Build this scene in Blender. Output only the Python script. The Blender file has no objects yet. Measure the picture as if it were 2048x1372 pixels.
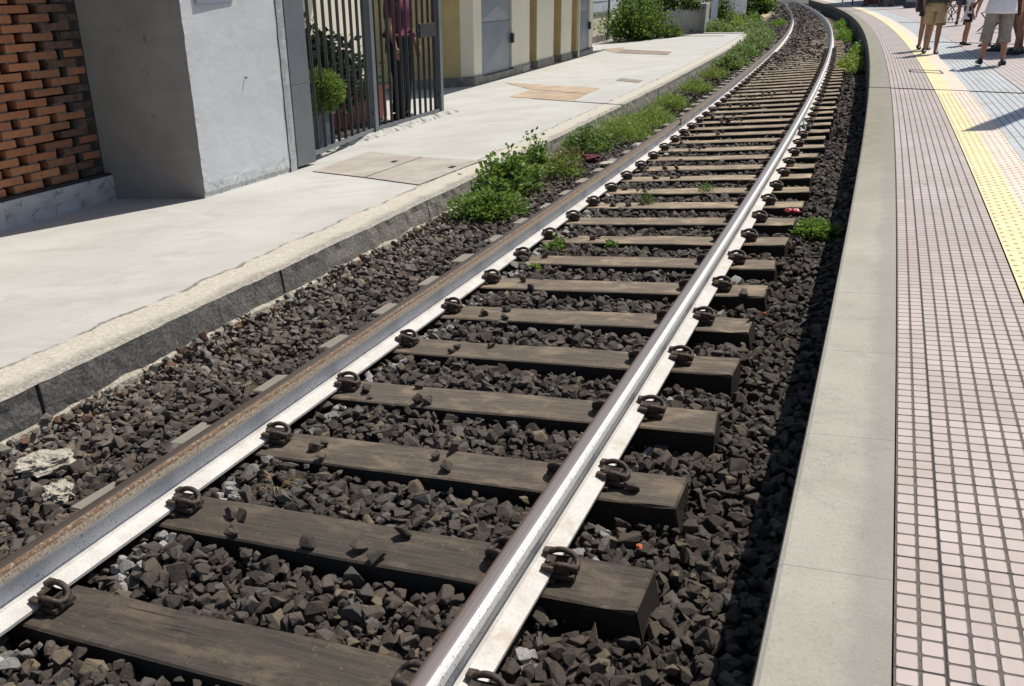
import bpy, bmesh, math, random
import numpy as np
from mathutils import Vector, Matrix, noise as mnoise
random.seed(7); rng = np.random.default_rng(11)
SC = bpy.context.scene
COL = SC.collection
R = math.radians

# ------------------------------------------------------------------ the lie of the land
CX, CY = 0.083464, -0.030891            # cross fall and long fall of the whole site (canted curve)
CO = [-1.7035464, 41.3986139, -12.2662002, -6.1123581, 14.0041599, -5.3113279]
_yy = np.arange(-8, 175, .02)
_xx = sum(CO[k]*(_yy/100)**k for k in range(6))
_ss = np.concatenate([[0], np.cumsum(np.hypot(np.diff(_xx), np.diff(_yy)))])
_ss = _ss-_ss[np.argmin((_xx+.582)**2+(_yy-2.739)**2)]
_tx = np.gradient(_xx, _ss); _ty = np.gradient(_yy, _ss)
def atn(s, l, h):
    s = np.asarray(s, float); l = np.asarray(l, float)
    x = np.interp(s, _ss, _xx); y = np.interp(s, _ss, _yy)
    a = np.interp(s, _ss, _tx); b = np.interp(s, _ss, _ty)
    X = x+l*b; Y = y-l*a
    return np.stack([X, Y, CX*X+CY*Y+h], -1)
def at(s, l, h=0.): return Vector(atn(s, l, h))
def track_az(s): return math.atan2(float(np.interp(s, _ss, _ty)), float(np.interp(s, _ss, _tx)))
def frame(s, l, h, upright=False):
    p = at(s, l, h); es = (at(s+.05, l, h)-at(s-.05, l, h)).normalized()
    el = (at(s, l+.05, h)-at(s, l-.05, h)).normalized()
    if upright:
        az = track_az(s); es = Vector((math.cos(az), math.sin(az), 0)); el = Vector((math.sin(az), -math.cos(az), 0))
    ez = el.cross(es).normalized(); es = ez.cross(el).normalized()
    m = Matrix.Identity(4)
    for i in range(3): m[i][0] = el[i]; m[i][1] = es[i]; m[i][2] = ez[i]; m[i][3] = p[i]
    return m

# ------------------------------------------------------------------ object helpers
def link(o): COL.objects.link(o); return o
def tag(o, label=None, cat=None, group=None, kind=None):
    if label: o['label'] = label
    if cat: o['category'] = cat
    if group: o['group'] = group
    if kind: o['kind'] = kind
    return o
def empty(name, m, label, cat, group=None):
    o = bpy.data.objects.new(name, None); o.empty_display_size = .1
    o.matrix_world = m if isinstance(m, Matrix) else Matrix.Translation(m)
    return tag(link(o), label, cat, group)
class MB:
    def __init__(s): s.v = []; s.f = []; s.uv = []; s.mi = []; s.sm = []
    def add(s, vs, fs, uvs=None, mi=0, smooth=False):
        b = len(s.v); s.v += [tuple(v) for v in vs]
        for k, f in enumerate(fs):
            s.f.append(tuple(i+b for i in f)); s.mi.append(mi if isinstance(mi, int) else mi[k]); s.sm.append(smooth)
            s.uv.append([uvs[i] for i in f] if uvs else [(0, 0)]*len(f))
        return s
    def hexa(s, p, mi=0):   # 8 points: bottom 4 (ccw) then top 4
        return s.add(p, [(3, 2, 1, 0), (4, 5, 6, 7), (0, 1, 5, 4), (1, 2, 6, 5), (2, 3, 7, 6), (3, 0, 4, 7)], mi=mi)
    def box(s, c, d, m=None, mi=0):
        c = Vector(c); x, y, z = [k/2 for k in d]
        q = [Vector(k) for k in ((-x, -y, -z), (x, -y, -z), (x, y, -z), (-x, y, -z), (-x, -y, z), (x, -y, z), (x, y, z), (-x, y, z))]
        q = [(m @ k if m else k)+c for k in q]
        return s.hexa(q, mi)
    def sbox(s, s0, s1, l0, l1, h0, h1, mi=0, n=1):   # box in track coordinates, following the curve
        for k in range(n):
            a = s0+(s1-s0)*k/n; b = s0+(s1-s0)*(k+1)/n
            s.hexa([at(a, l0, h0), at(a, l1, h0), at(b, l1, h0), at(b, l0, h0), at(a, l0, h1), at(a, l1, h1), at(b, l1, h1), at(b, l0, h1)], mi)
        return s
    def quadprism(s, sl, h0, h1, mi=0):
        q = [at(a, b, h0) for a, b in sl]+[at(a, b, h1) for a, b in sl]
        n = len(sl)
        return s.add(q, [tuple(range(n))[::-1], tuple(range(n, 2*n))]+[(k, (k+1) % n, n+(k+1) % n, n+k) for k in range(n)], mi=mi)
    def tube(s, pts, r, n=8, mi=0, cap=True):
        pts = [Vector(p) for p in pts]; rs = r if isinstance(r, (list, tuple)) else [r]*len(pts)
        vs = []; up = None
        for i, p in enumerate(pts):
            t = (pts[min(i+1, len(pts)-1)]-pts[max(i-1, 0)]).normalized()
            if up is None: up = t.orthogonal().normalized()
            up = (up-t*up.dot(t)).normalized() if (up-t*up.dot(t)).length > 1e-6 else t.orthogonal().normalized()
            w = t.cross(up)
            for k in range(n):
                a = 2*math.pi*k/n; vs.append(p+(up*math.cos(a)+w*math.sin(a))*rs[i])
        fs = [(i*n+k, i*n+(k+1) % n, (i+1)*n+(k+1) % n, (i+1)*n+k) for i in range(len(pts)-1) for k in range(n)]
        if cap: fs += [tuple(range(n))[::-1], tuple(range((len(pts)-1)*n, len(pts)*n))]
        return s.add(vs, fs, mi=mi, smooth=True)
    def rings(s, rings, cap0=False, cap1=False, mi=0, smooth=True):
        n = len(rings[0]); vs = [v for r in rings for v in r]
        fs = [(i*n+k, i*n+(k+1) % n, (i+1)*n+(k+1) % n, (i+1)*n+k) for i in range(len(rings)-1) for k in range(n)]
        if cap0: fs.append(tuple(range(n))[::-1])
        if cap1: fs.append(tuple(range((len(rings)-1)*n, len(rings)*n)))
        return s.add(vs, fs, mi=mi, smooth=smooth)
    def mesh(s, name, mats):
        me = bpy.data.meshes.new(name); me.from_pydata([tuple(v) for v in s.v], [], s.f)
        for m in (mats if isinstance(mats, (list, tuple)) else [mats]): me.materials.append(m)
        me.polygons.foreach_set('material_index', s.mi); me.polygons.foreach_set('use_smooth', s.sm)
        uv = me.uv_layers.new(name='UVMap'); uv.data.foreach_set('uv', [c for f in s.uv for q in f for c in q])
        me.update(); return me
    def build(s, name, mats, parent=None, world=True, **kw):
        me = s.mesh(name, mats); o = bpy.data.objects.new(name, me); link(o)
        if parent:
            o.parent = parent
            if world: o.matrix_parent_inverse = parent.matrix_world.inverted()
        return tag(o, **kw)
def bevel(o, w=.006, seg=2, ang=40):
    m = o.modifiers.new('Bevel', 'BEVEL'); m.width = w; m.segments = seg; m.limit_method = 'ANGLE'; m.angle_limit = R(ang); return o
def sheet(name, s0, s1, ds, ls, h, mats, mi=None, parent=None, kind='structure', hf=None, **kw):
    """a sheet in track coordinates with UV = (s, l)"""
    ss = np.linspace(s0, s1, max(2, int((s1-s0)/ds)+1)); b = MB(); vs = []; uv = []
    for a in ss:
        for l in ls:
            hh = (hf(a, l) if hf else 0)+h; vs.append(at(a, l, hh)); uv.append((a, l))
    n = len(ls)
    fs = [(i*n+k, i*n+k+1, (i+1)*n+k+1, (i+1)*n+k) for i in range(len(ss)-1) for k in range(n-1)]
    b.add(vs, fs, uv, mi=[(mi[k] if mi else 0) for i in range(len(ss)-1) for k in range(n-1)])
    return b.build(name, mats, parent, kind=kind, **kw)
def arr_mesh(name, V, F, col, mat, smooth=False):
    me = bpy.data.meshes.new(name); V = np.ascontiguousarray(V, np.float32); F = np.ascontiguousarray(F, np.int32); k = F.shape[1]
    me.vertices.add(len(V)); me.vertices.foreach_set('co', V.ravel())
    me.loops.add(F.size); me.loops.foreach_set('vertex_index', F.ravel())
    me.polygons.add(len(F)); me.polygons.foreach_set('loop_start', np.arange(0, F.size, k, dtype=np.int32))
    me.polygons.foreach_set('loop_total', np.full(len(F), k, np.int32))
    me.polygons.foreach_set('use_smooth', np.full(len(F), smooth))
    if col is not None:
        a = me.color_attributes.new('tint', 'FLOAT_COLOR', 'POINT'); c = np.ones((len(V), 4), np.float32); c[:, :3] = col; a.data.foreach_set('color', c.ravel())
    me.materials.append(mat); me.update(calc_edges=True); me.validate(); return me

# ------------------------------------------------------------------ materials
class NT:
    def __init__(s, name):
        s.m = bpy.data.materials.new(name); s.m.use_nodes = True; s.t = s.m.node_tree; s.b = s.t.nodes['Principled BSDF']
    def n(s, t, **k):
        x = s.t.nodes.new(t)
        for a, v in k.items(): setattr(x, a, v)
        return x
    def put(s, sock, v):
        if hasattr(v, 'is_output') or hasattr(v, 'links'): s.t.links.new(v, sock)
        elif isinstance(v, (tuple, list)) and len(v) == 3 and sock.type == 'RGBA': sock.default_value = (*v, 1)
        else: sock.default_value = v
    def coord(s, k='Object'):
        if k == 'Pos': return s.n('ShaderNodeNewGeometry').outputs['Position']
        return s.n('ShaderNodeTexCoord').outputs[k]
    def math(s, op, a, b=0., c=None):
        x = s.n('ShaderNodeMath', operation=op); s.put(x.inputs[0], a); s.put(x.inputs[1], b)
        if c is not None: s.put(x.inputs[2], c)
        return x.outputs[0]
    def noise(s, vec, scale, detail=4, rough=.6, dist=0., col=False):
        x = s.n('ShaderNodeTexNoise'); s.put(x.inputs['Vector'], vec); x.inputs['Scale'].default_value = scale
        x.inputs['Detail'].default_value = detail; x.inputs['Roughness'].default_value = rough; x.inputs['Distortion'].default_value = dist
        return x.outputs['Color' if col else 'Fac']
    def vor(s, vec, scale, feature='F1', out='Distance'):
        x = s.n('ShaderNodeTexVoronoi', feature=feature); s.put(x.inputs['Vector'], vec); x.inputs['Scale'].default_value = scale; return x.outputs[out]
    def ramp(s, v, lo, hi, smooth=True):
        x = s.n('ShaderNodeMapRange', interpolation_type='SMOOTHSTEP' if smooth else 'LINEAR'); s.put(x.inputs[0], v)
        x.inputs[1].default_value = lo; x.inputs[2].default_value = hi; return x.outputs[0]
    def mix(s, f, a, b, blend='MIX'):
        x = s.n('ShaderNodeMix', data_type='RGBA', blend_type=blend); s.put(x.inputs[0], f); s.put(x.inputs[6], a); s.put(x.inputs[7], b); return x.outputs[2]
    def vmul(s, v, k):
        x = s.n('ShaderNodeVectorMath', operation='MULTIPLY'); s.put(x.inputs[0], v); x.inputs[1].default_value = k; return x.outputs[0]
    def sep(s, v):
        x = s.n('ShaderNodeSeparateXYZ'); s.put(x.inputs[0], v); return x.outputs
    def bump(s, h, strength=.3, dist=.01, prev=None):
        x = s.n('ShaderNodeBump'); x.inputs['Strength'].default_value = strength; x.inputs['Distance'].default_value = dist; s.put(x.inputs['Height'], h)
        if prev: s.put(x.inputs['Normal'], prev)
        return x.outputs[0]
    def fin(s, col, rough=.8, metal=0., nrm=None, spec=None):
        s.put(s.b.inputs['Base Color'], col); s.put(s.b.inputs['Roughness'], rough); s.put(s.b.inputs['Metallic'], metal)
        if nrm: s.put(s.b.inputs['Normal'], nrm)
        if spec is not None: s.b.inputs['Specular IOR Level'].default_value = spec
        return s.m
def simple(name, c, rough=.8, metal=0., var=.25, scale=6., bmp=.15, bscale=60., bdist=.003, coord='Object', spots=None, spec=None):
    t = NT(name); v = t.coord(coord)
    d = tuple(k*(1-var) for k in c); e = tuple(min(1, k*(1+var*.6)) for k in c)
    col = t.mix(t.ramp(t.noise(v, scale, 6), .3, .7), d, e)
    if spots: col = t.mix(t.ramp(t.noise(v, spots[1], 5, .65), spots[2], spots[3]), col, spots[0])
    return t.fin(col, rough, metal, t.bump(t.noise(v, bscale, 5, .65), bmp, bdist) if bmp else None, spec)
MT = {}
def mats():
    # --- stones: colour per stone
    for nm, dust in (('ballast', .25),):
        t = NT(nm); a = t.n('ShaderNodeAttribute', attribute_name='tint').outputs['Color']; v = t.coord('Pos')
        c = t.mix(t.ramp(t.noise(v, 55, 6, .7), .35, .75), a, t.mix(.5, a, (.11, .088, .066)))
        c = t.mix(t.ramp(t.noise(v, 180, 3, .7), .62, .8), c, (.17, .145, .115))
        MT[nm] = t.fin(c, .72, 0, t.bump(t.noise(v, 120, 6, .75), .9, .009), .3)
    t = NT('leaf'); a = t.n('ShaderNodeAttribute', attribute_name='tint').outputs['Color']
    m = t.fin(a, .45, 0, None, .4); t.b.inputs['Subsurface Weight'].default_value = 0
    tr = t.n('ShaderNodeBsdfTranslucent'); t.put(tr.inputs[0], t.mix(.5, a, (.25, .4, .04), 'MIX'))
    ms = t.n('ShaderNodeMixShader'); ms.inputs[0].default_value = .40
    t.t.links.new(t.b.outputs[0], ms.inputs[1]); t.t.links.new(tr.outputs[0], ms.inputs[2])
    t.t.links.new(ms.outputs[0], t.t.nodes['Material Output'].inputs[0]); MT['leaf'] = m
    t = NT('glossy_leaf'); a = t.n('ShaderNodeAttribute', attribute_name='tint').outputs['Color']; MT['glossy_leaf'] = t.fin(a, .22, 0, None, .6)
    # --- sleeper timber
    t = NT('sleeper_timber'); v = t.coord('Object'); oi = t.n('ShaderNodeObjectInfo')
    off = t.n('ShaderNodeVectorMath', operation='ADD'); t.put(off.inputs[0], v)
    cmb = t.n('ShaderNodeCombineXYZ'); t.put(cmb.inputs[0], t.math('MULTIPLY', oi.outputs['Random'], 37.)); t.put(cmb.inputs[1], t.math('MULTIPLY', oi.outputs['Random'], 11.)); t.put(off.inputs[1], cmb.outputs[0]); v = off.outputs[0]
    g = t.vmul(v, (1.2, 22, 22)); grain = t.noise(g, 3., 8, .7, .4)
    c = t.mix(t.ramp(grain, .35, .7), (.055, .045, .036), (.105, .088, .07))
    worn = t.ramp(t.noise(t.vmul(v, (1, 2.2, 1)), 3.4, 7, .72, .3), .47, .64)
    c = t.mix(t.math('MULTIPLY', worn, .75), c, (.17, .135, .098))
    scr = t.ramp(t.noise(t.vmul(v, (9, 2.5, 9)), 6, 6, .75, 1.2), .62, .70)
    c = t.mix(t.math('MULTIPLY', scr, .75), c, (.27, .225, .165))
    c = t.mix(t.ramp(t.noise(t.vmul(v, (.9, 30, 30)), 2.2, 3, .5), .70, .74), c, (.016, .013, .011))
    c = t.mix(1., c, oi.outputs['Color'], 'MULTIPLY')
    c = t.mix(t.ramp(t.sep(t.coord('Normal'))[2], .75, .35), c, (.017, .0135, .011))  # side faces near black: creosote, with their shade put into the colour
    xo = t.sep(t.coord('Object'))[0]; c = t.mix(t.math('MULTIPLY', t.ramp(t.math('ADD', xo, t.math('MULTIPLY', t.noise(v, 8, 4), .1)), -.90, -.98), .8), c, (.25, .225, .185))
    c = t.mix(t.math('MULTIPLY', t.ramp(t.noise(v, 38, 5, .72), .60, .70), .5), c, (.20, .165, .12))
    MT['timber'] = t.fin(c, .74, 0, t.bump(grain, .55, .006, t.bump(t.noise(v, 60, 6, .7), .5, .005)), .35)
    # --- rails
    t = NT('rail_white_paint'); v = t.coord('Pos')
    c = t.mix(t.ramp(t.noise(v, 5, 6), .3, .7), (.80, .79, .76), (.90, .89, .855))
    sp = t.ramp(t.noise(t.vmul(v, (1, 1, .6)), 150, 4, .65), .57, .66)
    c = t.mix(t.math('MULTIPLY', sp, t.ramp(t.noise(v, 2.3, 4), .25, .55)), c, (.10, .075, .06))
    c = t.mix(t.math('MULTIPLY', t.ramp(t.noise(v, 9, 6, .7), .60, .72), .55), c, (.42, .27, .16))
    MT['rail_white'] = t.fin(c, .6, 0, t.bump(t.noise(v, 220, 3), .2, .002))
    t = NT('rail_foot_paint'); v = t.coord('Pos')
    c = t.mix(t.ramp(t.noise(v, 7, 7, .7), .3, .7), (.50, .475, .44), (.62, .60, .565))
    c = t.mix(t.math('MULTIPLY', t.ramp(t.noise(v, 190, 4, .7), .56, .66), .75), c, (.30, .20, .13))
    c = t.mix(t.math('MULTIPLY', t.ramp(t.noise(v, 75, 4, .7), .66, .72), .8), c, (.11, .085, .07))
    c = t.mix(t.math('MULTIPLY', t.ramp(t.noise(v, 4.5, 7, .78), .50, .70), .7), c, (.40, .31, .22))
    MT['rail_foot'] = t.fin(c, .7, 0, t.bump(t.noise(v, 220, 4), .35, .003))
    t = NT('rail_rust'); v = t.coord('Pos')
    c = t.mix(t.ramp(t.noise(v, 90, 6, .7), .35, .65), (.075, .042, .026), (.20, .115, .062))
    c = t.mix(t.ramp(t.noise(v, 60, 5, .7), .52, .66), c, (.33, .27, .19)); MT['rail_rust'] = t.fin(c, .8, 0, t.bump(t.noise(v, 160, 4), .4, .002))
    t = NT('rail_speckled'); v = t.coord('Pos')
    c = t.mix(t.ramp(t.noise(v, 110, 5, .7), .45, .62), (.52, .46, .36), (.25, .15, .08)); MT['rail_speck'] = t.fin(c, .75, 0, t.bump(t.noise(v, 200, 3), .3, .002))
    for nm, c0, c1, ro in (('rail_brown_top', (.080, .064, .051), (.165, .132, .10), .46), ('rail_bright_top', (.25, .20, .175), (.42, .36, .325), .36), ('rail_brown_edge', (.16, .10, .07), (.30, .21, .15), .45)):
        t = NT(nm); uv = t.coord('UV'); c = t.mix(t.ramp(t.noise(t.vmul(uv, (.35, 70, 1)), 2., 6, .65), .2, .8), c0, c1)
        MT[nm] = t.fin(c, t.math('ADD', t.math('MULTIPLY', t.noise(t.vmul(uv, (.5, 60, 1)), 3, 4), .12), ro-.06), .6)
    MT['clip'] = simple('clip_steel', (.06, .044, .034), .65, .25, .4, 40, .5, 160, .003, spots=((.20, .12, .07), 50, .55, .7))
    MT['plate'] = simple('plate_steel', (.10, .065, .045), .75, .1, .4, 30, .5, 130, .003)
    # --- concretes
    t = NT('pavement_concrete'); uv = t.coord('UV'); v = t.coord('Pos'); u, l, _ = t.sep(uv)
    c = t.mix(t.ramp(t.noise(v, .9, 6, .65), .32, .7), (.425, .412, .37), (.505, .494, .452))
    c = t.mix(t.math('MULTIPLY', t.ramp(t.noise(t.vmul(v, (1, 2.2, 1)), 1.1, 7, .7, .6), .50, .68), .5), c, (.35, .335, .29))
    c = t.mix(t.math('MULTIPLY', t.ramp(t.noise(t.vmul(v, (1, 1.8, 1)), 5.5, 7, .75, .8), .62, .76), .5), c, (.37, .36, .33))
    c = t.mix(t.math('MULTIPLY', t.ramp(t.noise(v, 26, 5, .7), .66, .72), .4), c, (.30, .28, .25))
    edge = t.math('ADD', l, t.math('MULTIPLY', t.math('SUBTRACT', t.noise(t.vmul(uv, (1, .5, 0)), 2.2, 7, .68), .5), .26))
    em = t.ramp(edge, -2.645, -2.62); crack = t.math('SUBTRACT', t.ramp(edge, -2.68, -2.65), em)
    agg = t.noise(v, 42, 6, .75)
    ec = t.mix(t.ramp(agg, .38, .66), (.42, .375, .30), (.60, .55, .45)); ec = t.mix(t.ramp(t.vor(v, 55), .16, .08), ec, (.16, .14, .12))
    ec = t.mix(t.ramp(edge, -2.42, -2.28), ec, t.mix(t.ramp(agg, .4, .65), (.22, .20, .17), (.42, .38, .31)))
    c = t.mix(em, c, ec); c = t.mix(t.math('MULTIPLY', crack, t.ramp(t.noise(v, 6, 4), .35, .6)), c, (.16, .145, .12))
    ck = t.ramp(t.vor(t.vmul(t.noise(v, 1.3, 4, .6, col=True), (3, 3, 3)), 1.0, 'DISTANCE_TO_EDGE'), .004, .0)
    c = t.mix(t.math('MULTIPLY', ck, t.ramp(t.noise(v, .8, 3), .44, .54)), c, (.26, .25, .22))
    c = t.mix(t.math('MULTIPLY', t.ramp(t.noise(t.vmul(v, (2.2, .9, 1)), 2.1, 8, .78, 1.4), .60, .72), .4), c, (.38, .355, .30))
    MT['pavement'] = t.fin(c, .85, 0, t.bump(t.math('ADD', t.math('MULTIPLY', em, t.math('MULTIPLY', agg, 2.)), t.noise(v, 90, 5, .7)), .35, .006))
    t = NT('kerb_face_concrete'); uv = t.coord('UV'); v = t.coord('Pos'); u, l, _ = t.sep(uv)
    n1 = t.noise(v, 45, 6, .75); dark = t.mix(t.ramp(n1, .4, .7), (.095, .092, .085), (.23, .22, .20)); lite = t.mix(t.ramp(n1, .35, .65), (.19, .175, .15), (.36, .33, .28))
    f = t.ramp(t.math('ADD', u, t.math('MULTIPLY', t.math('SUBTRACT', t.noise(v, 2., 6, .7), .5), 5.)), 1.4, 4.4)
    c = t.mix(f, dark, lite); c = t.mix(t.math('MULTIPLY', t.ramp(t.noise(t.vmul(v, (3, 3, .5)), 5, 6, .7), .55, .72), .7), c, (.05, .046, .042))
    MT['kerb_face'] = t.fin(c, .9, 0, t.bump(n1, .9, .02))
    t = NT('coping_concrete'); uv = t.coord('UV'); v = t.coord('Pos'); u, l, _ = t.sep(uv)
    c = t.mix(t.ramp(t.noise(v, 2.2, 7, .65, .3), .35, .68), (.345, .322, .264), (.42, .393, .327))
    c = t.mix(t.math('MULTIPLY', t.ramp(t.noise(v, 5.5, 6, .7, .8), .55, .72), .4), c, (.25, .235, .20))
    c = t.mix(t.math('MULTIPLY', t.ramp(t.noise(v, 7, 7, .75, 1.5), .60, .68), .35), c, (.44, .43, .405))
    c = t.mix(t.ramp(u, 1.6, 6.5), c, t.mix(t.ramp(t.noise(t.vmul(uv, (1.5, 1.5, 1)), 3, 7, .7), .3, .7), (.205, .185, .136), (.27, .245, .185)))
    c = t.mix(t.ramp(t.noise(v, 75, 4, .7), .66, .74), c, (.24, .225, .20))
    ck = t.ramp(t.vor(t.noise(t.vmul(uv, (1.4, 1.4, 1)), 1.2, 6, .62, col=True), 9., 'DISTANCE_TO_EDGE'), .012, .0)
    c = t.mix(t.math('MULTIPLY', ck, t.ramp(t.noise(v, 1.3, 3), .60, .68)), c, (.17, .16, .145))
    c = t.mix(t.math('MULTIPLY', t.ramp(t.noise(v, 95, 5, .8), .50, .68), .45), c, (.23, .21, .17))
    c = t.mix(t.math('MULTIPLY', t.ramp(t.math('ADD', l, t.math('MULTIPLY', t.noise(v, 4, 6, .7), .14)), 1.70, 1.76), .5), c, (.24, .23, .205))
    MT['coping'] = t.fin(c, .85, 0, t.bump(t.noise(t.vmul(uv, (1, 1, 1)), 70, 6, .8), .7, .006, t.bump(ck, .3, .004)))
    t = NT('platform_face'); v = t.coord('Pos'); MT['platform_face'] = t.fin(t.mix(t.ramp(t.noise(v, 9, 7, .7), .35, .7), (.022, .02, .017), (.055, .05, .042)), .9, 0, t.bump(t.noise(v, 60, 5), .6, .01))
    MT['coping_edge'] = simple('coping_edge', (.10, .092, .075), .9, 0, .3, 8, .5, 70, .008, 'Pos')
    # --- tiles: u = s, v = l
    def tile(name, c0, c1, gap, v0, pu, pv, gu, gv, tilecol, ncol, jit=.0, uo=0., joint=8, first=2):
        t = NT(name); uv = t.coord('UV'); v = t.coord('Pos'); u, l, _ = t.sep(uv)
        a = t.math('DIVIDE', t.math('SUBTRACT', l, v0), pv); ci = t.math('FLOOR', a); fa = t.math('SUBTRACT', a, ci)
        tc = t.math('FLOOR', t.math('DIVIDE', t.math('SUBTRACT', ci, first-.01), 8.))
        uu = t.math('ADD', t.math('DIVIDE', t.math('ADD', u, uo), pu), t.math('MULTIPLY', tc, jit)); ri = t.math('FLOOR', uu); fu = t.math('SUBTRACT', uu, ri)
        da = t.math('SUBTRACT', t.math('ABSOLUTE', t.math('SUBTRACT', fa, .5)), .5-gv/2); du = t.math('SUBTRACT', t.math('ABSOLUTE', t.math('SUBTRACT', fu, .5)), .5-gu/2)
        rc = .13
        qa = t.math('MAXIMUM', t.math('ADD', da, rc), 0.); qu = t.math('MAXIMUM', t.math('ADD', du, rc), 0.)
        d = t.math('SUBTRACT', t.math('SQRT', t.math('ADD', t.math('MULTIPLY', qa, qa), t.math('MULTIPLY', qu, qu))), rc)
        cell = t.ramp(d, .035, -.035)
        cv = t.n('ShaderNodeCombineXYZ'); t.put(cv.inputs[0], ri); t.put(cv.inputs[1], ci)
        w = t.n('ShaderNodeTexWhiteNoise', noise_dimensions='2D'); t.put(w.inputs[0], cv.outputs[0])
        cv2 = t.n('ShaderNodeCombineXYZ'); t.put(cv2.inputs[0], t.math('FLOOR', t.math('DIVIDE', ri, 8.))); t.put(cv2.inputs[1], tc)
        w2 = t.n('ShaderNodeTexWhiteNoise', noise_dimensions='2D'); t.put(w2.inputs[0], cv2.outputs[0])
        c = t.mix(t.math('ADD', t.math('MULTIPLY', w.outputs[0], .45), t.math('MULTIPLY', w2.outputs[0], .55)), c0, c1)
        c = t.mix(t.math('MULTIPLY', t.ramp(t.noise(v, 2.3, 6, .7), .42, .68), .6), c, (.36, .30, .25))
        c = t.mix(t.math('MULTIPLY', t.ramp(t.noise(v, 150, 4, .7), .62, .72), .35), c, (.36, .31, .28))
        c = t.mix(t.math('MULTIPLY', t.ramp(t.noise(v, 30, 6, .7), .64, .72), .45), c, (.38, .33, .30))
        c = t.mix(t.math('MULTIPLY', t.ramp(t.vor(v, 2.6), .075, .05), .7), c, (.16, .14, .13))
        c = t.mix(t.math('MULTIPLY', t.ramp(t.noise(t.vmul(uv, (.5, 2.5, 1)), 1.4, 7, .75), .55, .75), .5), c, (.30, .26, .225))
        g = t.mix(t.ramp(t.noise(v, 30, 5, .7), .3, .7), tuple(k*.6 for k in gap), tuple(k*1.25 for k in gap))
        jr = t.math('ABSOLUTE', t.math('SUBTRACT', t.math('SUBTRACT', t.math('DIVIDE', uu, 8.), t.math('FLOOR', t.math('DIVIDE', uu, 8.))), .5))
        jm = t.ramp(jr, .4935, .4965)
        ja = t.math('DIVIDE', t.math('SUBTRACT', a, float(first)), 8.); ja = t.math('ABSOLUTE', t.math('SUBTRACT', t.math('SUBTRACT', ja, t.math('FLOOR', ja)), .5))
        jm = t.math('MAXIMUM', jm, t.ramp(ja, .4935, .4965))
        c = t.mix(cell, t.mix(jm, g, (.03, .026, .024)), c)
        MT[name] = t.fin(c, t.math('SUBTRACT', .75, t.math('MULTIPLY', cell, .15)), 0, t.bump(t.math('SUBTRACT', t.math('ADD', cell, t.math('MULTIPLY', w2.outputs[0], .15)), jm), .8, .004, t.bump(t.noise(v, 200, 3), .12, .002)))
    tile('pink_tiles', (.39, .318, .285), (.495, .418, .38), (.10, .082, .070), 1.745, .0484, .0466, .115, .15, None, 10, .22, .40)
    tile('blue_tiles', (.42, .45, .46), (.49, .52, .53), (.15, .16, .165), 2.55, .0484, .0615, .06, .14, None, 8, .0, .2, first=0)
    tile('far_pink_tiles', (.44, .37, .35), (.52, .45, .43), (.16, .13, .12), 3.05, .0484, .0615, .08, .12, None, 8, .3, .1, first=0)
    for nm, c0, c1 in (('tactile_yellow', (.64, .55, .30), (.72, .635, .375)), ('tactile_pale', (.62, .51, .41), (.70, .59, .48))):
        t = NT(nm); uv = t.coord('UV'); v = t.coord('Pos'); u, l, _ = t.sep(uv)
        c = t.mix(t.ramp(t.noise(v, 4, 6, .7), .3, .7), c0, c1); c = t.mix(t.math('MULTIPLY', t.ramp(t.noise(v, 60, 5, .7), .6, .75), .4), c, (.40, .33, .22))
        j = t.math('DIVIDE', u, .387); j = t.math('ABSOLUTE', t.math('SUBTRACT', t.math('SUBTRACT', j, t.math('FLOOR', j)), .5)); jm = t.ramp(j, .4915, .4945)
        gr = t.math('DIVIDE', t.math('SUBTRACT', l, 2.21), .0425); gr = t.math('ABSOLUTE', t.math('SUBTRACT', t.math('SUBTRACT', gr, t.math('FLOOR', gr)), .5))
        lines = t.math('MULTIPLY', t.ramp(gr, .43, .48), t.ramp(u, 9.2, 9.3))
        c = t.mix(t.math('MULTIPLY', t.math('MAXIMUM', jm, t.math('MULTIPLY', lines, .3)), .6), c, (.28, .22, .14))
        MT[nm] = t.fin(c, .65, 0, t.bump(t.math('SUBTRACT', 1., t.math('MAXIMUM', jm, t.math('MULTIPLY', lines, .4))), .6, .003))
    # --- walls and the rest
    MT['pillar'] = (lambda: None)
    t = NT('grey_plaster'); v = t.coord('Pos'); x, y, z = t.sep(v)
    n1 = t.noise(t.vmul(v, (1, 1, 1.4)), 2.4, 7, .65, .5); c = t.mix(t.ramp(n1, .3, .7), (.545, .555, .57), (.61, .62, .63))
    hz = t.math('SUBTRACT', t.math('SUBTRACT', z, t.math('MULTIPLY', x, CX)), t.math('MULTIPLY', y, CY))
    low = t.ramp(t.math('ADD', hz, t.math('MULTIPLY', t.math('SUBTRACT', t.noise(v, 6, 7, .75), .5), .42)), .36, .24)
    flake = t.math('MULTIPLY', low, t.ramp(t.noise(v, 13, 7, .75, 1.), .45, .6)); c = t.mix(t.math('MULTIPLY', flake, .75), c, (.34, .335, .32))
    c = t.mix(t.math('MULTIPLY', t.ramp(t.noise(v, 34, 4, .7), .68, .72), .8), c, (.22, .21, .20))
    c = t.mix(t.math('MULTIPLY', t.ramp(t.noise(t.vmul(v, (9, 9, .5)), 3, 4, .6), .68, .74), .5), c, (.30, .30, .30))
    MT['pillar'] = t.fin(c, .85, 0, t.bump(t.math('ADD', n1, t.math('MULTIPLY', flake, -.6)), .28, .015, t.bump(t.noise(t.vmul(v, (1, 1, 2)), 22, 6, .7), .3, .006)))
    t = NT('plinth_plaster'); v = t.coord('Pos'); c = t.mix(t.ramp(t.noise(v, 5, 6, .7), .3, .7), (.44, .44, .43), (.58, .58, .57))
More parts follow.
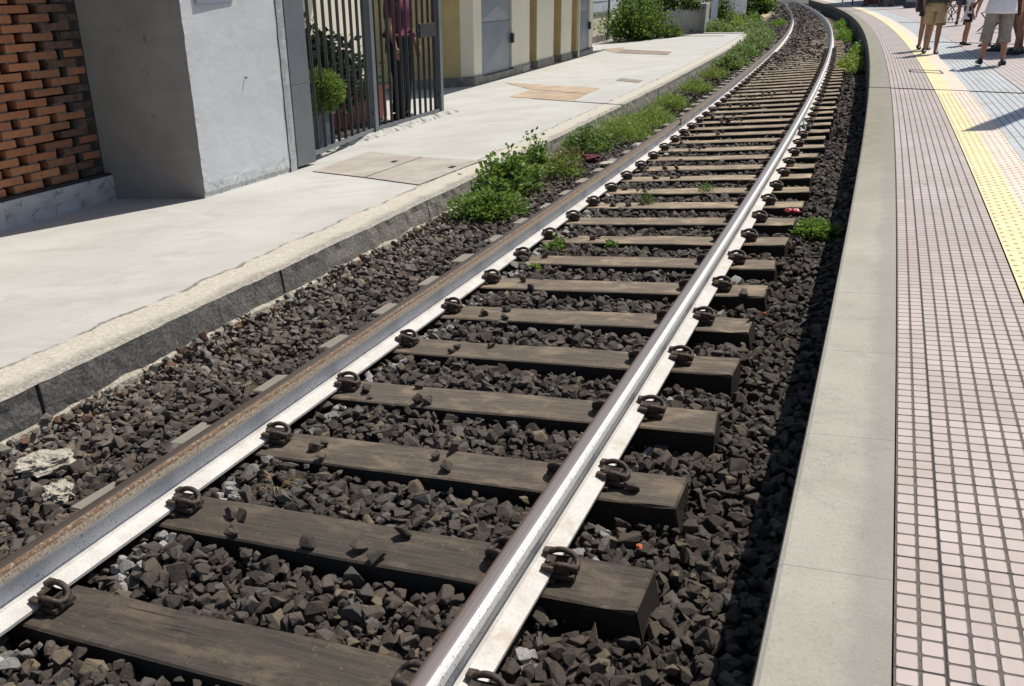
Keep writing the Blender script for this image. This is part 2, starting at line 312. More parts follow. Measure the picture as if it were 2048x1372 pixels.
    c = t.mix(t.ramp(t.noise(v, 7, 7, .75, .8), .53, .66), c, (.17, .165, .15)); MT['plinth'] = t.fin(c, .9, 0, t.bump(t.noise(v, 24, 6, .75), .6, .012))
    t = NT('brick'); v = t.coord('Pos'); oi = t.coord('UV'); u, w, _ = t.sep(oi)
    c = t.mix(u, (.40, .150, .070), (.58, .245, .115)); c = t.mix(t.ramp(t.noise(v, 14, 6, .7), .35, .75), c, t.mix(.5, c, (.22, .10, .055)))
    c = t.mix(t.ramp(t.noise(t.vmul(v, (1, 1, .6)), 30, 5, .7, .6), .64, .70), c, (.05, .035, .03)); c = t.mix(w, c, t.mix(t.ramp(t.noise(v, 12, 6, .7), .4, .62), (.055, .045, .04), (.15, .09, .065)))
    MT['brick'] = t.fin(c, .9, 0, t.bump(t.noise(v, 70, 6, .7), .6, .006))
    MT['mortar'] = simple('mortar', (.19, .175, .16), .95, 0, .4, 30, .8, 60, .012, 'Pos', spots=((.08, .07, .06), 14, .5, .65))
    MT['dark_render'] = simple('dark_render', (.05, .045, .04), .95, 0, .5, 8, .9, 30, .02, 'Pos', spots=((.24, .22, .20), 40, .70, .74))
    MT['grey_steel'] = simple('grey_painted_steel', (.135, .15, .165), .42, .0, .12, 3, .08, 40, .002, 'Pos', spots=((.3, .31, .32), 28, .74, .78))
    MT['dark_steel'] = simple('dark_painted_steel', (.075, .08, .085), .45, .0, .15, 4, .06, 50, .002, 'Pos')
    MT['bar'] = simple('railing_bar_paint', (.055, .056, .055), .5, 0, .2, 5, .05, 60, .001, 'Pos')
    MT['cream'] = simple('cream_render', (.76, .71, .56), .85, 0, .06, 1.2, .2, 50, .004, 'Pos', spots=((.55, .48, .34), 9, .70, .78))
    MT['ochre'] = simple('ochre_render', (.52, .40, .185), .88, 0, .14, 1.6, .25, 40, .005, 'Pos', spots=((.20, .14, .06), 7, .73, .77))
    MT['base_stone'] = simple('base_cement', (.24, .225, .20), .9, 0, .3, 4, .5, 40, .01, 'Pos', spots=((.12, .11, .10), 6, .56, .7))
    MT['door'] = simple('door_paint', (.20, .225, .26), .42, .15, .1, 2, .1, 30, .002, 'Pos', spots=((.10, .11, .12), 20, .72, .77))
    MT['black'] = simple('black_plastic', (.018, .018, .02), .5, 0, .2, 8, 0)
    MT['checker_raw'] = None
    t = NT('checker_plate'); v = t.coord('UV'); u, w, _ = t.sep(v)
    k1 = t.math('SINE', t.math('MULTIPLY', t.math('ADD', u, w), 150.)); k2 = t.math('SINE', t.math('MULTIPLY', t.math('SUBTRACT', u, w), 150.))
    k = t.ramp(t.math('MULTIPLY', k1, k2), .25, .7); p = t.coord('Pos')
    c = t.mix(t.ramp(t.noise(p, 2.5, 6, .7), .35, .7), (.36, .315, .26), (.48, .435, .375)); c = t.mix(t.math('MULTIPLY', k, .35), c, (.60, .55, .48)); c = t.mix(t.ramp(t.noise(p, 9, 5, .7), .66, .74), c, (.25, .16, .10))
    MT['checker'] = t.fin(c, .65, .1, t.bump(k, .8, .004))
    MT['rusty'] = simple('rusty_plate', (.47, .345, .225), .75, .05, .25, 2.2, .3, 60, .003, 'Pos', spots=((.34, .27, .21), 2.0, .45, .7))
    MT['brown_plate'] = simple('brown_plate', (.27, .215, .165), .8, 0, .25, 3, .3, 60, .003, 'Pos')
    MT['tar'] = simple('tar_joint', (.045, .042, .04), .9, 0, .3, 20, .4, 60, .004, 'Pos')
    MT['soil'] = simple('trackbed_soil', (.034, .028, .023), .95, 0, .5, 6, .9, 40, .02, 'Pos', spots=((.10, .075, .05), 9, .52, .7))
    MT['earth'] = simple('dry_earth', (.12, .095, .065), .95, 0, .4, 1.5, .9, 18, .04, 'Pos', spots=((.06, .075, .03), 2.3, .45, .65))
    MT['terracotta'] = simple('terracotta_plastic', (.42, .11, .065), .6, 0, .15, 5, .15, 40, .003, 'Pos')
    MT['pale_block'] = simple('pale_cement', (.40, .39, .38), .9, 0, .18, 1.2, .3, 30, .01, 'Pos', spots=((.22, .21, .20), 3, .6, .75))
    MT['corrugated'] = simple('corrugated_sheet', (.52, .55, .62), .5, .3, .12, 1.5, .1, 20, .004, 'Pos')
    MT['stem'] = simple('stem', (.11, .085, .05), .9, 0, .3, 10, .3, 60, .003)
    MT['lump'] = simple('old_concrete', (.50, .45, .36), .95, 0, .3, 14, 1., 34, .03, 'Pos', spots=((.16, .14, .11), 30, .58, .66))
    t = NT('skin'); MT['skin'] = simple('skin', (.40, .20, .12), .5, 0, .12, 5, .05, 60, .001); MT['skin_dark'] = simple('tanned_skin', (.25, .115, .066), .5, 0, .15, 5, .05, 60, .001)
    MT['tanline'] = simple('skin_pale', (.52, .30, .20), .5, 0, .1, 5, .05, 60, .001)
mats()
CL = {}
def cloth(key, c, rough=.9, var=.18, scale=14):
    if key not in CL: CL[key] = simple('cloth_'+key, c, rough, 0, var, scale, .35, 22, .008)
    return CL[key]

# ------------------------------------------------------------------ camera, sun, sky
cam = bpy.data.cameras.new('camera'); co = bpy.data.objects.new('camera', cam); link(co)
pitch, roll = .386297, -.002049
fw = Vector((0, math.cos(pitch), -math.sin(pitch))); up = Vector((0, math.sin(pitch), math.cos(pitch))); rt = Vector((1, 0, 0))
r2 = rt*math.cos(roll)+up*math.sin(roll); u2 = -rt*math.sin(roll)+up*math.cos(roll)
mm = Matrix.Identity(4)
for i in range(3): mm[i][0] = r2[i]; mm[i][1] = u2[i]; mm[i][2] = -fw[i]
mm[2][3] = 1.732975
co.matrix_world = mm; cam.sensor_width = 36; cam.lens = 1770/2048*36; cam.clip_start = .05; cam.clip_end = 3000
SC.camera = co
SUN_AZ, SUN_EL = R(38), R(62.5)
sd = Vector((math.cos(SUN_EL)*math.cos(SUN_AZ), math.cos(SUN_EL)*math.sin(SUN_AZ), math.sin(SUN_EL)))
sl = bpy.data.lights.new('sun', 'SUN'); sl.energy = 5.0; sl.angle = R(.53); sl.color = (1, .955, .88)
so = bpy.data.objects.new('sun', sl); link(so); so.rotation_euler = sd.to_track_quat('Z', 'Y').to_euler()
W = bpy.data.worlds.new('World'); SC.world = W; W.use_nodes = True
sky = W.node_tree.nodes.new('ShaderNodeTexSky'); sky.sky_type = 'NISHITA'; sky.sun_disc = False
sky.sun_elevation = SUN_EL; sky.sun_rotation = math.pi/2-SUN_AZ; sky.air_density = 1.; sky.dust_density = 1.2; sky.ozone_density = 1.
W.node_tree.links.new(sky.outputs[0], W.node_tree.nodes['Background'].inputs[0]); W.node_tree.nodes['Background'].inputs[1].default_value = .095
SC.view_settings.view_transform = 'Standard'; SC.view_settings.look = 'None'; SC.view_settings.exposure = 0.0; SC.view_settings.gamma = 1
SC.cycles.max_bounces = 6; SC.cycles.diffuse_bounces = 4; SC.cycles.transparent_max_bounces = 6; SC.cycles.caustics_reflective = False; SC.cycles.caustics_refractive = False

# ------------------------------------------------------------------ ground, trackbed, pavements
b = MB(); g = 900
b.add([(-g, -g, CX*-g*.0-3.2), (g, -g, -3.2), (g, g, -3.2), (-g, g, -3.2)], [(0, 1, 2, 3)])
def far_h(x, y): return max(-8., min(3., CX*x+CY*y))-.42
b = MB(); xs = [-600, -150, -60, -30, -15, 0, 15, 30, 45, 60, 100, 200, 600]; ys = [-300, -60, -20, -8, 0, 10, 20, 30, 45, 60, 80, 100, 130, 170, 300, 900]
b.add([(x, y, far_h(x, y)) for y in ys for x in xs], [(j*len(xs)+i, j*len(xs)+i+1, (j+1)*len(xs)+i+1, (j+1)*len(xs)+i) for j in range(len(ys)-1) for i in range(len(xs)-1)])
b.build('ground', MT['earth'], kind='structure')
sheet('trackbed', -6, 160, .5, [-2.5, -2.2, -1.3, -.9, -.1, .7, 1.1, 1.5, 1.56], -.155, MT['soil'], hf=lambda s, l: -.03 if .9 < l else (.03 if l < -1.4 else 0))
def kerb_l(s): return -2.25+.035*mnoise.noise(Vector((s*.8, 3, 0)))+.012*mnoise.noise(Vector((s*6., 9, 0)))
# pavement on the left, its kerb edge uneven
S_END = 36.9
b = MB(); ss = np.concatenate([np.arange(-5, 12, .08), np.arange(12, S_END+.01, .3)]); ls = [0, -.03, -.1, -.3, -.8, -1.6, -3, -4.4, -6, -10]
vs = []; uv = []
for a in ss:
    k = kerb_l(a); far = 0
    for j, l in enumerate(ls):
        w = 0 if j > 3 else .006*mnoise.noise(Vector((a*9, l*9, 1)))
        e = a if a < S_END-.4 else a+max(0, (-l-.1))*1.8*(a-(S_END-.4))/.4*.9
        vs.append(at(e, k+l, .17+w-(.012 if j == 0 else 0))); uv.append((a, k+l))
n = len(ls); b.add(vs, [(i*n+k, (i+1)*n+k, (i+1)*n+k+1, i*n+k+1) for i in range(len(ss)-1) for k in range(n-1)], uv)
b.build('pavement', MT['pavement'], kind='structure')
b = MB(); hs = [.158, .10, .02, -.06, -.2]; vs = []; uv = []; cracks = [.58, 2.68, 5.03, 7.1, 8.63, 12.4, 15.2, 18.8, 22.5, 27, 32]
S2 = sorted(list(np.arange(-5, S_END, .06))+[c+d for c in cracks for d in (-.012, -.008, .008, .012)])
for a in S2:
    ck = any(abs(a-c) < .009 for c in cracks)
    for j, h in enumerate(hs):
        k = kerb_l(a)+(.012 if j > 1 else .004)-.02*(j == 4)+.013*mnoise.noise(Vector((a*11, h*14, 2)))+.012*mnoise.noise(Vector((a*3.1, 2, 2)))*(j < 2)+(.004*j)
        vs.append(at(a, k-(.05 if ck else 0), h)); uv.append((a, h))
n = len(hs); b.add(vs, [(i*n+k, i*n+k+1, (i+1)*n+k+1, (i+1)*n+k) for i in range(len(S2)-1) for k in range(n-1)], uv)
b.build('kerb', MT['kerb_face'], kind='structure')
b = MB(); b.quadprism([(36.95, -2.1), (37.6, -2.0), (42.6, -4.9), (42.2, -5.1)], -.3, .165); b.build('pavement_end', MT['pale_block'], kind='structure')
# platform on the right: coping blocks, tile bands, tactile band
def platform():
    b = MB(); s = -6.03; HP = .48
    prof = [(1.515, .30), (1.493, .31), (1.493, .462), (1.497, .474), (1.508, HP), (1.60, HP), (1.7405, HP), (1.7405, .40)]
    while s < 110:
        L = .692; e = s+L-.001; st = [s+(e-s)*k/3 for k in range(4)] if s < 40 else [s, e]
        dz = dl = 0
        vs = [at(a, l+dl, h+dz) for a in st for l, h in prof]; uv = [(a, l) for a in st for l, h in prof]; n = len(prof)
        b.add(vs, [(i*n+k, (i+1)*n+k, (i+1)*n+k+1, i*n+k+1) for i in range(len(st)-1) for k in range(n-1)]+[tuple(range(n)), tuple(range((len(st)-1)*n, len(st)*n))[::-1]], uv,
              mi=[1 if k < 3 else 0 for i in range(len(st)-1) for k in range(n-1)]+[1, 1])
        s += L
    b.build('platform_coping', [MT['coping'], MT['coping_edge']], kind='structure')
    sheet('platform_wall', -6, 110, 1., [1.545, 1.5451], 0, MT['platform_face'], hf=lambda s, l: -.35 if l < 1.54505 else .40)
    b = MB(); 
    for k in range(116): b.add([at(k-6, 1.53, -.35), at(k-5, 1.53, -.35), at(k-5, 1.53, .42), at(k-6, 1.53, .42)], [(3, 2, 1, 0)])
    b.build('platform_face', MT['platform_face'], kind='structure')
    sheet('platform_bed', -6, 110, 1., [1.50, 9.], .44, MT['tar'])
    W1 = [1.7445, 2.207]
    sheet('platform_paving', -6, 110, .5, [1.7445, 1.98, 2.206], .477, MT['pink_tiles'])
    sheet('platform_paving', -6, 110, .5, [2.553, 2.8, 3.049], .477, MT['blue_tiles'])
    sheet('platform_paving', -6, 110, .5, [3.052, 3.8, 5, 9, 14], .477, MT['far_pink_tiles'])
    sheet('tactile_strip', -6, 110, .5, [2.211, 2.378, 2.549], .481, [MT['tactile_yellow'], MT['tactile_pale']], mi=[0, 1])
    # raised studs of the tactile strip
    b = MB(); u0 = -1.
    for i in range(int(10.2/.085)):
        s = u0+i*.085
        for j in range(8):
            l = 2.211+.0212+j*.0425; s2 = s+(.0425 if j % 2 else 0)
            vs = []
            for r, h in ((.0095, 0), (.008, .003), (.0045, .0042)):
                for k in range(6): vs.append(at(s2+r*math.sin(k*math.pi/3), l+r*math.cos(k*math.pi/3), .4812+h))
            b.add(vs, [(q*6+k, (q*6+(k+1) % 6), (q+1)*6+(k+1) % 6, (q+1)*6+k) for q in range(2) for k in range(6)]+[tuple(range(12, 18))], [(s2, l)]*18, mi=0 if j < 4 else 1, smooth=False)
    b.build('tactile_studs', [MT['tactile_yellow'], MT['tactile_pale']], kind='structure')
platform()

# ------------------------------------------------------------------ rails
def rail(name, lc, sgn, label, bright):
    """sgn=+1: running edge on the +l side"""
    P = [(-0.083, -0.004), (-0.083, 0.008), (-0.022, 0.03), (-0.01, 0.046), (-0.0088, 0.108), (-0.022, 0.126), (-0.0395, 0.136), (-0.0385, 0.15), (-0.037, 0.164), (-0.031, 0.1745), (-0.02, 0.1788), (-0.008, 0.18), (0.008, 0.18), (0.02, 0.1788), (0.031, 0.1745), (0.037, 0.164), (0.0385, 0.15), (0.0395, 0.136), (0.022, 0.126), (0.0088, 0.108), (0.01, 0.046), (0.022, 0.03), (0.083, 0.008), (0.083, -0.004)]
    ss = np.concatenate([np.arange(-6, 30, .25), np.arange(30, 160, 1.)]); b = MB(); vs = []; uv = []
    for a in ss:
        for y, z in P: vs.append(at(a, lc+y, z)); uv.append((a, y))
    n = len(P); mi = []
    for k in range(n):
        y = (P[k][0]+P[(k+1) % n][0])/2; z = (P[k][1]+P[(k+1) % n][1])/2
        if z > .171: m = 1 if abs(y) < .022 else (2 if y*sgn > 0 else 3)
        elif z > .166: m = 2 if (y*sgn > 0) else 3
        elif z > .152: m = 6
        elif z > .130: m = 4
        else: m = 0 if z > .04 else 5
        mi.append(m)
    b.add(vs, [(i*n+k, (i+1)*n+k, (i+1)*n+(k+1) % n, i*n+(k+1) % n) for i in range(len(ss)-1) for k in range(n)], uv, mi=mi*(len(ss)-1), smooth=False)
    ms = [MT['rail_white'], MT['rail_bright_top'], MT['rail_brown_edge'], MT['rail_white'], MT['rail_white'], MT['rail_foot'], MT['rail_white']] if bright else [MT['rail_white'], MT['rail_brown_top'], MT['rail_rust'], MT['rail_brown_edge'], MT['rail_speck'], MT['rail_foot'], MT['rail_speck']]
    o = b.build(name, ms, label=label, cat='rail', group='running rails of the track')
    for p in o.data.polygons:
        if p.material_index in (1, 2): p.use_smooth = True
    return o
RL = rail('steel_rail', -.90, 1, 'white painted rail with a brown rusty head, on the side of the weedy kerb', False)
RR_ = rail('steel_rail', .70, -1, 'white painted rail with a bright polished head, on the side of the tiled platform', True)
# joint and bond cable
b = MB(); b.sbox(10.10, 10.17, -.9405, -.8595, .10, .1815); b.build('rail_joint', MT['black'], RL)
b = MB(); b.tube([at(9.35, .745, .12), at(9.42, .76, .05), at(9.6, .80, .03), at(9.75, .81, .05), at(9.85, .77, .10), at(10.05, .745, .13), at(10.3, .76, .10), at(10.36, .80, .03), at(10.42, .86, .0)], .011); b.build('bond_cable', MT['grey_steel'], RR_)

# ------------------------------------------------------------------ sleepers with their fastenings
def sleeper_mesh(seed):
    rs = random.Random(seed); bm = bmesh.new(); bmesh.ops.create_cube(bm, size=1)
    bmesh.ops.scale(bm, vec=(2.42, .236, .16), verts=bm.verts)
    bmesh.ops.subdivide_edges(bm, edges=[e for e in bm.edges if abs((e.verts[0].co-e.verts[1].co).x) > 1], cuts=22, use_grid_fill=True)
    bmesh.ops.bevel(bm, geom=[e for e in bm.edges if len(e.link_faces) == 2 and e.calc_face_angle(0) > 1], offset=.007, segments=1, affect='EDGES')
    for v in bm.verts:
        q = Vector((v.co.x*2.2+seed*7, v.co.y*9, v.co.z*9)); k = mnoise.noise_vector(q)
        v.co += Vector((k.x*.024 if abs(v.co.x) > 1.15 else 0, k.y*.009, k.z*.006))
        if abs(v.co.x) > 1.1 and rs.random() < .4: v.co.z -= rs.uniform(0, .010)
    bm.transform(Matrix.Translation((-.125, 0, -.102)))
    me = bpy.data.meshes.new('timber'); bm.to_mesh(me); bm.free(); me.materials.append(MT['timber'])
    return me
SLM = [sleeper_mesh(k) for k in range(4)]
def clip_mesh(side):
    """side=+1: fastens the +l edge of the rail foot; local origin on the foot edge at rail-foot level"""
    b = MB(); q = lambda x, y, z: (y*side, x, z)      # x along rail, y away from the rail
    P = [(.036, -.050, .034), (.038, -.034, .056), (.039, -.008, .078), (.039, .026, .086), (.037, .060, .074), (.030, .084, .046), (.014, .094, .024), (-.004, .094, .020), (-.020, .084, .030), (-.030, .062, .050), (-.033, .034, .058), (-.033, .006, .048), (-.032, -.014, .030), (-.02, -.022, .018)]
    pts = []
    for i in range(len(P)-1):
        for k in range(3):
            t = k/3; p0 = Vector(P[max(i-1, 0)]); p1 = Vector(P[i]); p2 = Vector(P[i+1]); p3 = Vector(P[min(i+2, len(P)-1)])
            pts.append(.5*((2*p1)+(p2-p0)*t+(2*p0-5*p1+4*p2-p3)*t*t+(3*p1-p0-3*p2+p3)*t**3))
    pts.append(Vector(P[-1])); pts = [Vector((p.x*.90, p.y*.80+.002, .012+(p.z-.012)*.54)) for p in pts]; b.tube([q(*p) for p in pts], .0105, 8)
    def bx(x0, x1, y0, y1, z0, z1):
        ys = sorted((y0*side, y1*side)); b.box(((ys[0]+ys[1])/2, (x0+x1)/2, (z0+z1)/2), (ys[1]-ys[0], x1-x0, z1-z0))
    bx(-.042, .042, .004, .078, -.012, .004); bx(-.030, .024, .006, .060, .0, .036); bx(-.018, .026, -.026, .05, .010, .036); bx(-.020, .012, .05, .085, .0, .022)
    bx(-.050, -.028, -.030, .012, .020, .034); bx(.026, .056, -.046, -.016, .026, .044)
    return b.mesh('rail_clip', MT['clip'])
CLM = {1: clip_mesh(1), -1: clip_mesh(-1)}
def plate_mesh():
    b = MB(); b.box((0, 0, -.0145), (.20, .13, .012)); return b.mesh('base_plate', MT['plate'])
PLM = plate_mesh()
ORD = 'first second third fourth fifth sixth seventh eighth ninth tenth eleventh twelfth thirteenth fourteenth fifteenth sixteenth seventeenth eighteenth nineteenth twentieth'.split()
SLP = .6259
for i in range(-3, 92):
    s = -.012+i*SLP+random.uniform(-.012, .012)
    if i < -1: continue
    m = frame(s, 0, 0) @ Matrix.Rotation(random.uniform(-.008, .008), 4, 'Z')
    if i == -1: lab = 'weathered wooden sleeper nearest the camera, cut by the bottom edge of the photo'
    elif i < 20: lab = 'weathered wooden sleeper under both rails, %s above the one cut by the bottom edge' % ORD[i]
    else: lab = 'pale distant sleeper in the far stretch of the track, half sunk in ballast'
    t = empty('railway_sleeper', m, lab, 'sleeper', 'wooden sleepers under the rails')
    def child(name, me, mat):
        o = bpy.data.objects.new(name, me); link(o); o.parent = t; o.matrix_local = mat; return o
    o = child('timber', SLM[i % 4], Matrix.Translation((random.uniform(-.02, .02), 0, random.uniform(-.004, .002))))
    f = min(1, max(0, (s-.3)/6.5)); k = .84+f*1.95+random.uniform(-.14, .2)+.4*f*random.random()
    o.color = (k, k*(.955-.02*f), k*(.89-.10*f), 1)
    if i < 42:
        for lc in (-.90, .70):
            child('base_plate', PLM, Matrix.Translation((lc, 0, 0)))
            for sd_ in (-1, 1):
                child('rail_clip', CLM[sd_], Matrix.Translation((lc+sd_*.083, random.uniform(-.012, .012), .002)) @ Matrix.Rotation(random.uniform(-.16, .16), 4, 'Z') @ Matrix.Rotation(random.uniform(-.06, .06), 4, 'X'))

# ------------------------------------------------------------------ ballast
def stone_protos(n, npts=13, bev=False):
    out = []
    for k in range(n):
        bm = bmesh.new(); st = rng.uniform(.6, 1.25, 3); st[2] *= .8
        for j in range(npts):
            d = rng.normal(size=3); d /= np.linalg.norm(d); d = np.sign(d)*np.abs(d)**.8; d /= max(.6, np.abs(d).max()*1.02)
            bm.verts.new(d*st*rng.uniform(.82, 1.08))
        r = bmesh.ops.convex_hull(bm, input=bm.verts); bmesh.ops.delete(bm, geom=list({g for g in r['geom_interior']+r['geom_unused'] if isinstance(g, bmesh.types.BMVert)}), context='VERTS')
        
        if bev:
            bmesh.ops.dissolve_limit(bm, angle_limit=.35, verts=bm.verts, edges=bm.edges)
            bmesh.ops.bevel(bm, geom=bm.edges[:], offset=.07, segments=1, affect='EDGES')
            for v in bm.verts: v.co *= 1+.10*mnoise.noise(v.co*2.3+Vector((k*5., 0, 0)))
        bmesh.ops.triangulate(bm, faces=bm.faces); bm.verts.index_update()
        V = np.array([v.co for v in bm.verts]); F = np.array([[v.index for v in f.verts] for f in bm.faces]); bm.free(); out.append((V, F))
    return out
PROT = stone_protos(36, 15, True); PROT_S = stone_protos(8, 8)
def vnoise(s, l, f, o=0.):
    return np.array([mnoise.noise(Vector((a*f, c*f, o))) for a, c in zip(s, l)])
def rand_rot(n):
    q = rng.normal(size=(n, 4)); q /= np.linalg.norm(q, axis=1)[:, None]; w, x, y, z = q.T
    return np.stack([np.stack([1-2*(y*y+z*z), 2*(x*y-z*w), 2*(x*z+y*w)], -1), np.stack([2*(x*y+z*w), 1-2*(x*x+z*z), 2*(y*z-x*w)], -1), np.stack([2*(x*z-y*w), 2*(y*z+x*w), 1-2*(x*x+y*y)], -1)], 1)
def stones(S, L, H, rad, tint, protos):
    n = len(S); P = atn(S, L, H); Rm = rand_rot(n); pi = rng.integers(0, len(protos), n); VV = []; FF = []; CC = []; off = 0
    for k, (V, F) in enumerate(protos):
        idx = np.where(pi == k)[0]
        if not len(idx): continue
        X = np.einsum('nij,vj->nvi', Rm[idx], V); X[:, :, 2] *= .85
        X = X*rad[idx][:, None, None]+P[idx][:, None, :]
        FF.append((F[None]+(off+np.arange(len(idx))*len(V))[:, None, None]).reshape(-1, 3)); VV.append(X.reshape(-1, 3)); CC.append(np.repeat(tint[idx], len(V), 0)); off += len(idx)*len(V)
    return np.concatenate(VV), np.concatenate(FF), np.concatenate(CC)
def bed_h(S, L):
    ph = (S+.012)/SLP; d = (ph-np.round(ph))*SLP                       # distance to nearest sleeper centre
    h = np.where(L > .55, -.086, np.where(L < -.35, -.040, -.058))+.022*vnoise(S, L, 2.2)
    h = np.where((d < -.13) & (d > -.25) & (L > -1.3) & (L < 1.1), h-.022*(L+1.4)/2, h)   # scooped on the near side of each sleeper
    h = np.where(L > 1.09, -.125-.03*np.clip((L-1.1)/.4, 0, 1)+.02*vnoise(S, L, 1.5, 4), h)
    h = np.where(L < -1.34, -.088+.012*np.clip((-1.6-L)/.6, 0, 1)+.02*vnoise(S, L, 1.6, 5), h)
    far = np.clip((S-15)/9, 0, 1); h = h+far*np.where(np.abs(L+.1) < 1.0, .055+.03*vnoise(S, L, 1.2, 8), .03)
    near_rail = np.minimum(np.abs(L+.9), np.abs(L-.7)); h = np.where(near_rail < .10, np.minimum(h, -.055), h)
    return h, d
def ballast(s0, s1, pitch, rmin, rmax, layers, protos):
    SS, LL, HH, RR, TT = [], [], [], [], []
    for ly in range(layers):
        gs = np.arange(s0, s1, pitch); gl = np.arange(-2.36, 1.52, pitch); S, L = [a.ravel() for a in np.meshgrid(gs, gl)]
        S = S+rng.uniform(-.55, .55, len(S))*pitch; L = L+rng.uniform(-.55, .55, len(L))*pitch
        h, d = bed_h(S, L); r = rng.uniform(rmin, rmax, len(S))*np.where(rng.random(len(S)) < .12, 1.3, 1.)*np.where(rng.random(len(S)) < .22, .62, 1.)*np.where(L < -2.0, .75, 1.)
        far = np.clip((S-15)/8, 0, 1)
        keep = ~((np.abs(d) < .118+r*.55) & (L > -1.335-r*.6) & (L < 1.085+r*.6) & (rng.random(len(S)) > far*.55*(np.abs(L+.1) < .95)))
        nr = np.minimum(np.abs(L+.9), np.abs(L-.7)); keep &= ~((nr < .075) & (rng.random(len(S)) < .7))
        keep &= (L < 1.50) & (L > -2.27)
        H = h+rng.normal(0, .010, len(S))-(.028 if ly == 0 else 0.)-np.where(far > .5, 0, 0)
        H = np.where(nr < .12, np.minimum(H, -.03-r*.8), H)
        k = rng.uniform(0, 1, len(S))**1.6; base = np.array([.045, .0355, .0280])[None]*(1+k[:, None]*1.6)
        base *= (1+rng.normal(0, .018, (len(S), 3)))
        gr = rng.random(len(S)); base = np.where((gr < .07)[:, None], np.array([.19, .15, .10])*rng.uniform(.6, 1.1, len(S))[:, None], base)
        base = np.where(((gr > .07) & (gr < .24))[:, None], np.array([.115, .103, .09])*rng.uniform(.7, 1.3, len(S))[:, None], base)
        wl = np.clip((-1.45-L)/.6, 0, 1)                                # dusty towards the left kerb
        base = base*(1+.9*wl[:, None])+wl[:, None]*np.array([.016, .0145, .0115])
        base = np.where((L > .9)[:, None], base*.86, base)
        wp = (np.abs(L+.745) < .055) & (rng.random(len(S)) < .55) | (np.abs(L-.83) < .04) & (rng.random(len(S)) < .2)
        base = np.where(wp[:, None], np.array([.36, .35, .33])*rng.uniform(.5, 1.3, len(S))[:, None], base)   # overspray of the rail paint
        for A, B in zip((SS, LL, HH, RR, TT), (S, L, H, r, base)): A.append(B[keep])
    return stones(*[np.concatenate(a) for a in (SS, LL, HH, RR, TT)], protos)
parts = [ballast(-1.6, 3.2, .047, .018, .036, 2, PROT), ballast(-1.6, 4.5, .062, .007, .017, 1, PROT_S), ballast(3.2, 9.5, .055, .021, .037, 2, PROT), ballast(9.5, 24, .085, .03, .045, 1, PROT_S), ballast(24, 62, .15, .05, .075, 1, PROT_S), ballast(62, 120, .32, .11, .16, 1, PROT_S)]
# loose stones lying on the sleepers
spots = []
for (sl_i, l, n_) in ((0, -.45, 2), (0, -.52, 3), (0, -.22, 1), (0, .12, 3), (1, -.52, 3), (1, .02, 3), (2, -.62, 2), (2, -.35, 3), (3, -.5, 2), (3, -.2, 1), (4, -.5, 3), (5, -.55, 2), (6, -.62, 3), (7, -.5, 2), (7, -.6, 3), (9, -.5, 5), (10, -.6, 5), (11, -.4, 4), (12, -.55, 6), (14, -.5, 5), (16, -.5, 8), (18, -.3, 8), (19, -.5, 8), (21, -.4, 9), (23, -.3, 10), (24, 0, 12), (1, .95, 1), (4, 1.0, 1), (5, .98, 2)):
    for k in range(n_): spots.append((-.012+sl_i*SLP+random.uniform(-.10, .10), l+random.uniform(-.09, .09)*(1+sl_i*.12)))
S, L = np.array(spots).T; r = rng.uniform(.020, .037, len(S)); tint = np.array([.075, .06, .047])[None]*rng.uniform(.7, 1.5, len(S))[:, None]
parts.append(stones(S, L, -.022+r*.55, r, tint, PROT))
# brick and mortar rubble along the foot of the kerb
S = rng.uniform(-1.2, 7, 420); L = np.array([kerb_l(a) for a in S])+.03+rng.gamma(1.3, .05, 420); r = rng.uniform(.010, .034, 420)
pal = np.array([[.36, .31, .24], [.30, .27, .22], [.24, .12, .075], [.42, .39, .33], [.20, .16, .11], [.13, .11, .09]]); tint = pal[rng.integers(0, 6, 420)]*rng.uniform(.4, .85, 420)[:, None]
parts.append(stones(S, L, -.045+rng.normal(0, .012, 420), r, tint, PROT))
V = []; F = []; C = []; off = 0
for v, f, c in parts: V.append(v); F.append(f+off); C.append(c); off += len(v)
o = bpy.data.objects.new('ballast', arr_mesh('ballast', np.concatenate(V), np.concatenate(F), np.concatenate(C), MT['ballast'])); link(o)
tag(o, 'dark angular ballast stones filling the track bed', 'ballast', kind='stuff')
# a rough ledge of mortar under the kerb
b = MB(); vs = []; S3 = np.arange(-2, 9, .07)
for a in S3:
    k = kerb_l(a); w = .035+.03*abs(mnoise.noise(Vector((a*2.5, 0, 7))))+.02*abs(mnoise.noise(Vector((a*11, 0, 3)))); z = -.03+.02*mnoise.noise(Vector((a*4, 5, 0)))
    for l, h in ((.0, z+.012), (w*.5, z+.006+.01*mnoise.noise(Vector((a*13, 1, 1)))), (w, z-.012), (w+.012, -.12)): vs.append(at(a, k+l, h))
b.add(vs, [(i*4+k, i*4+k+1, (i+1)*4+k+1, (i+1)*4+k) for i in range(len(S3)-1) for k in range(3)]); b.build('kerb_footing', MT['lump'], kind='structure')

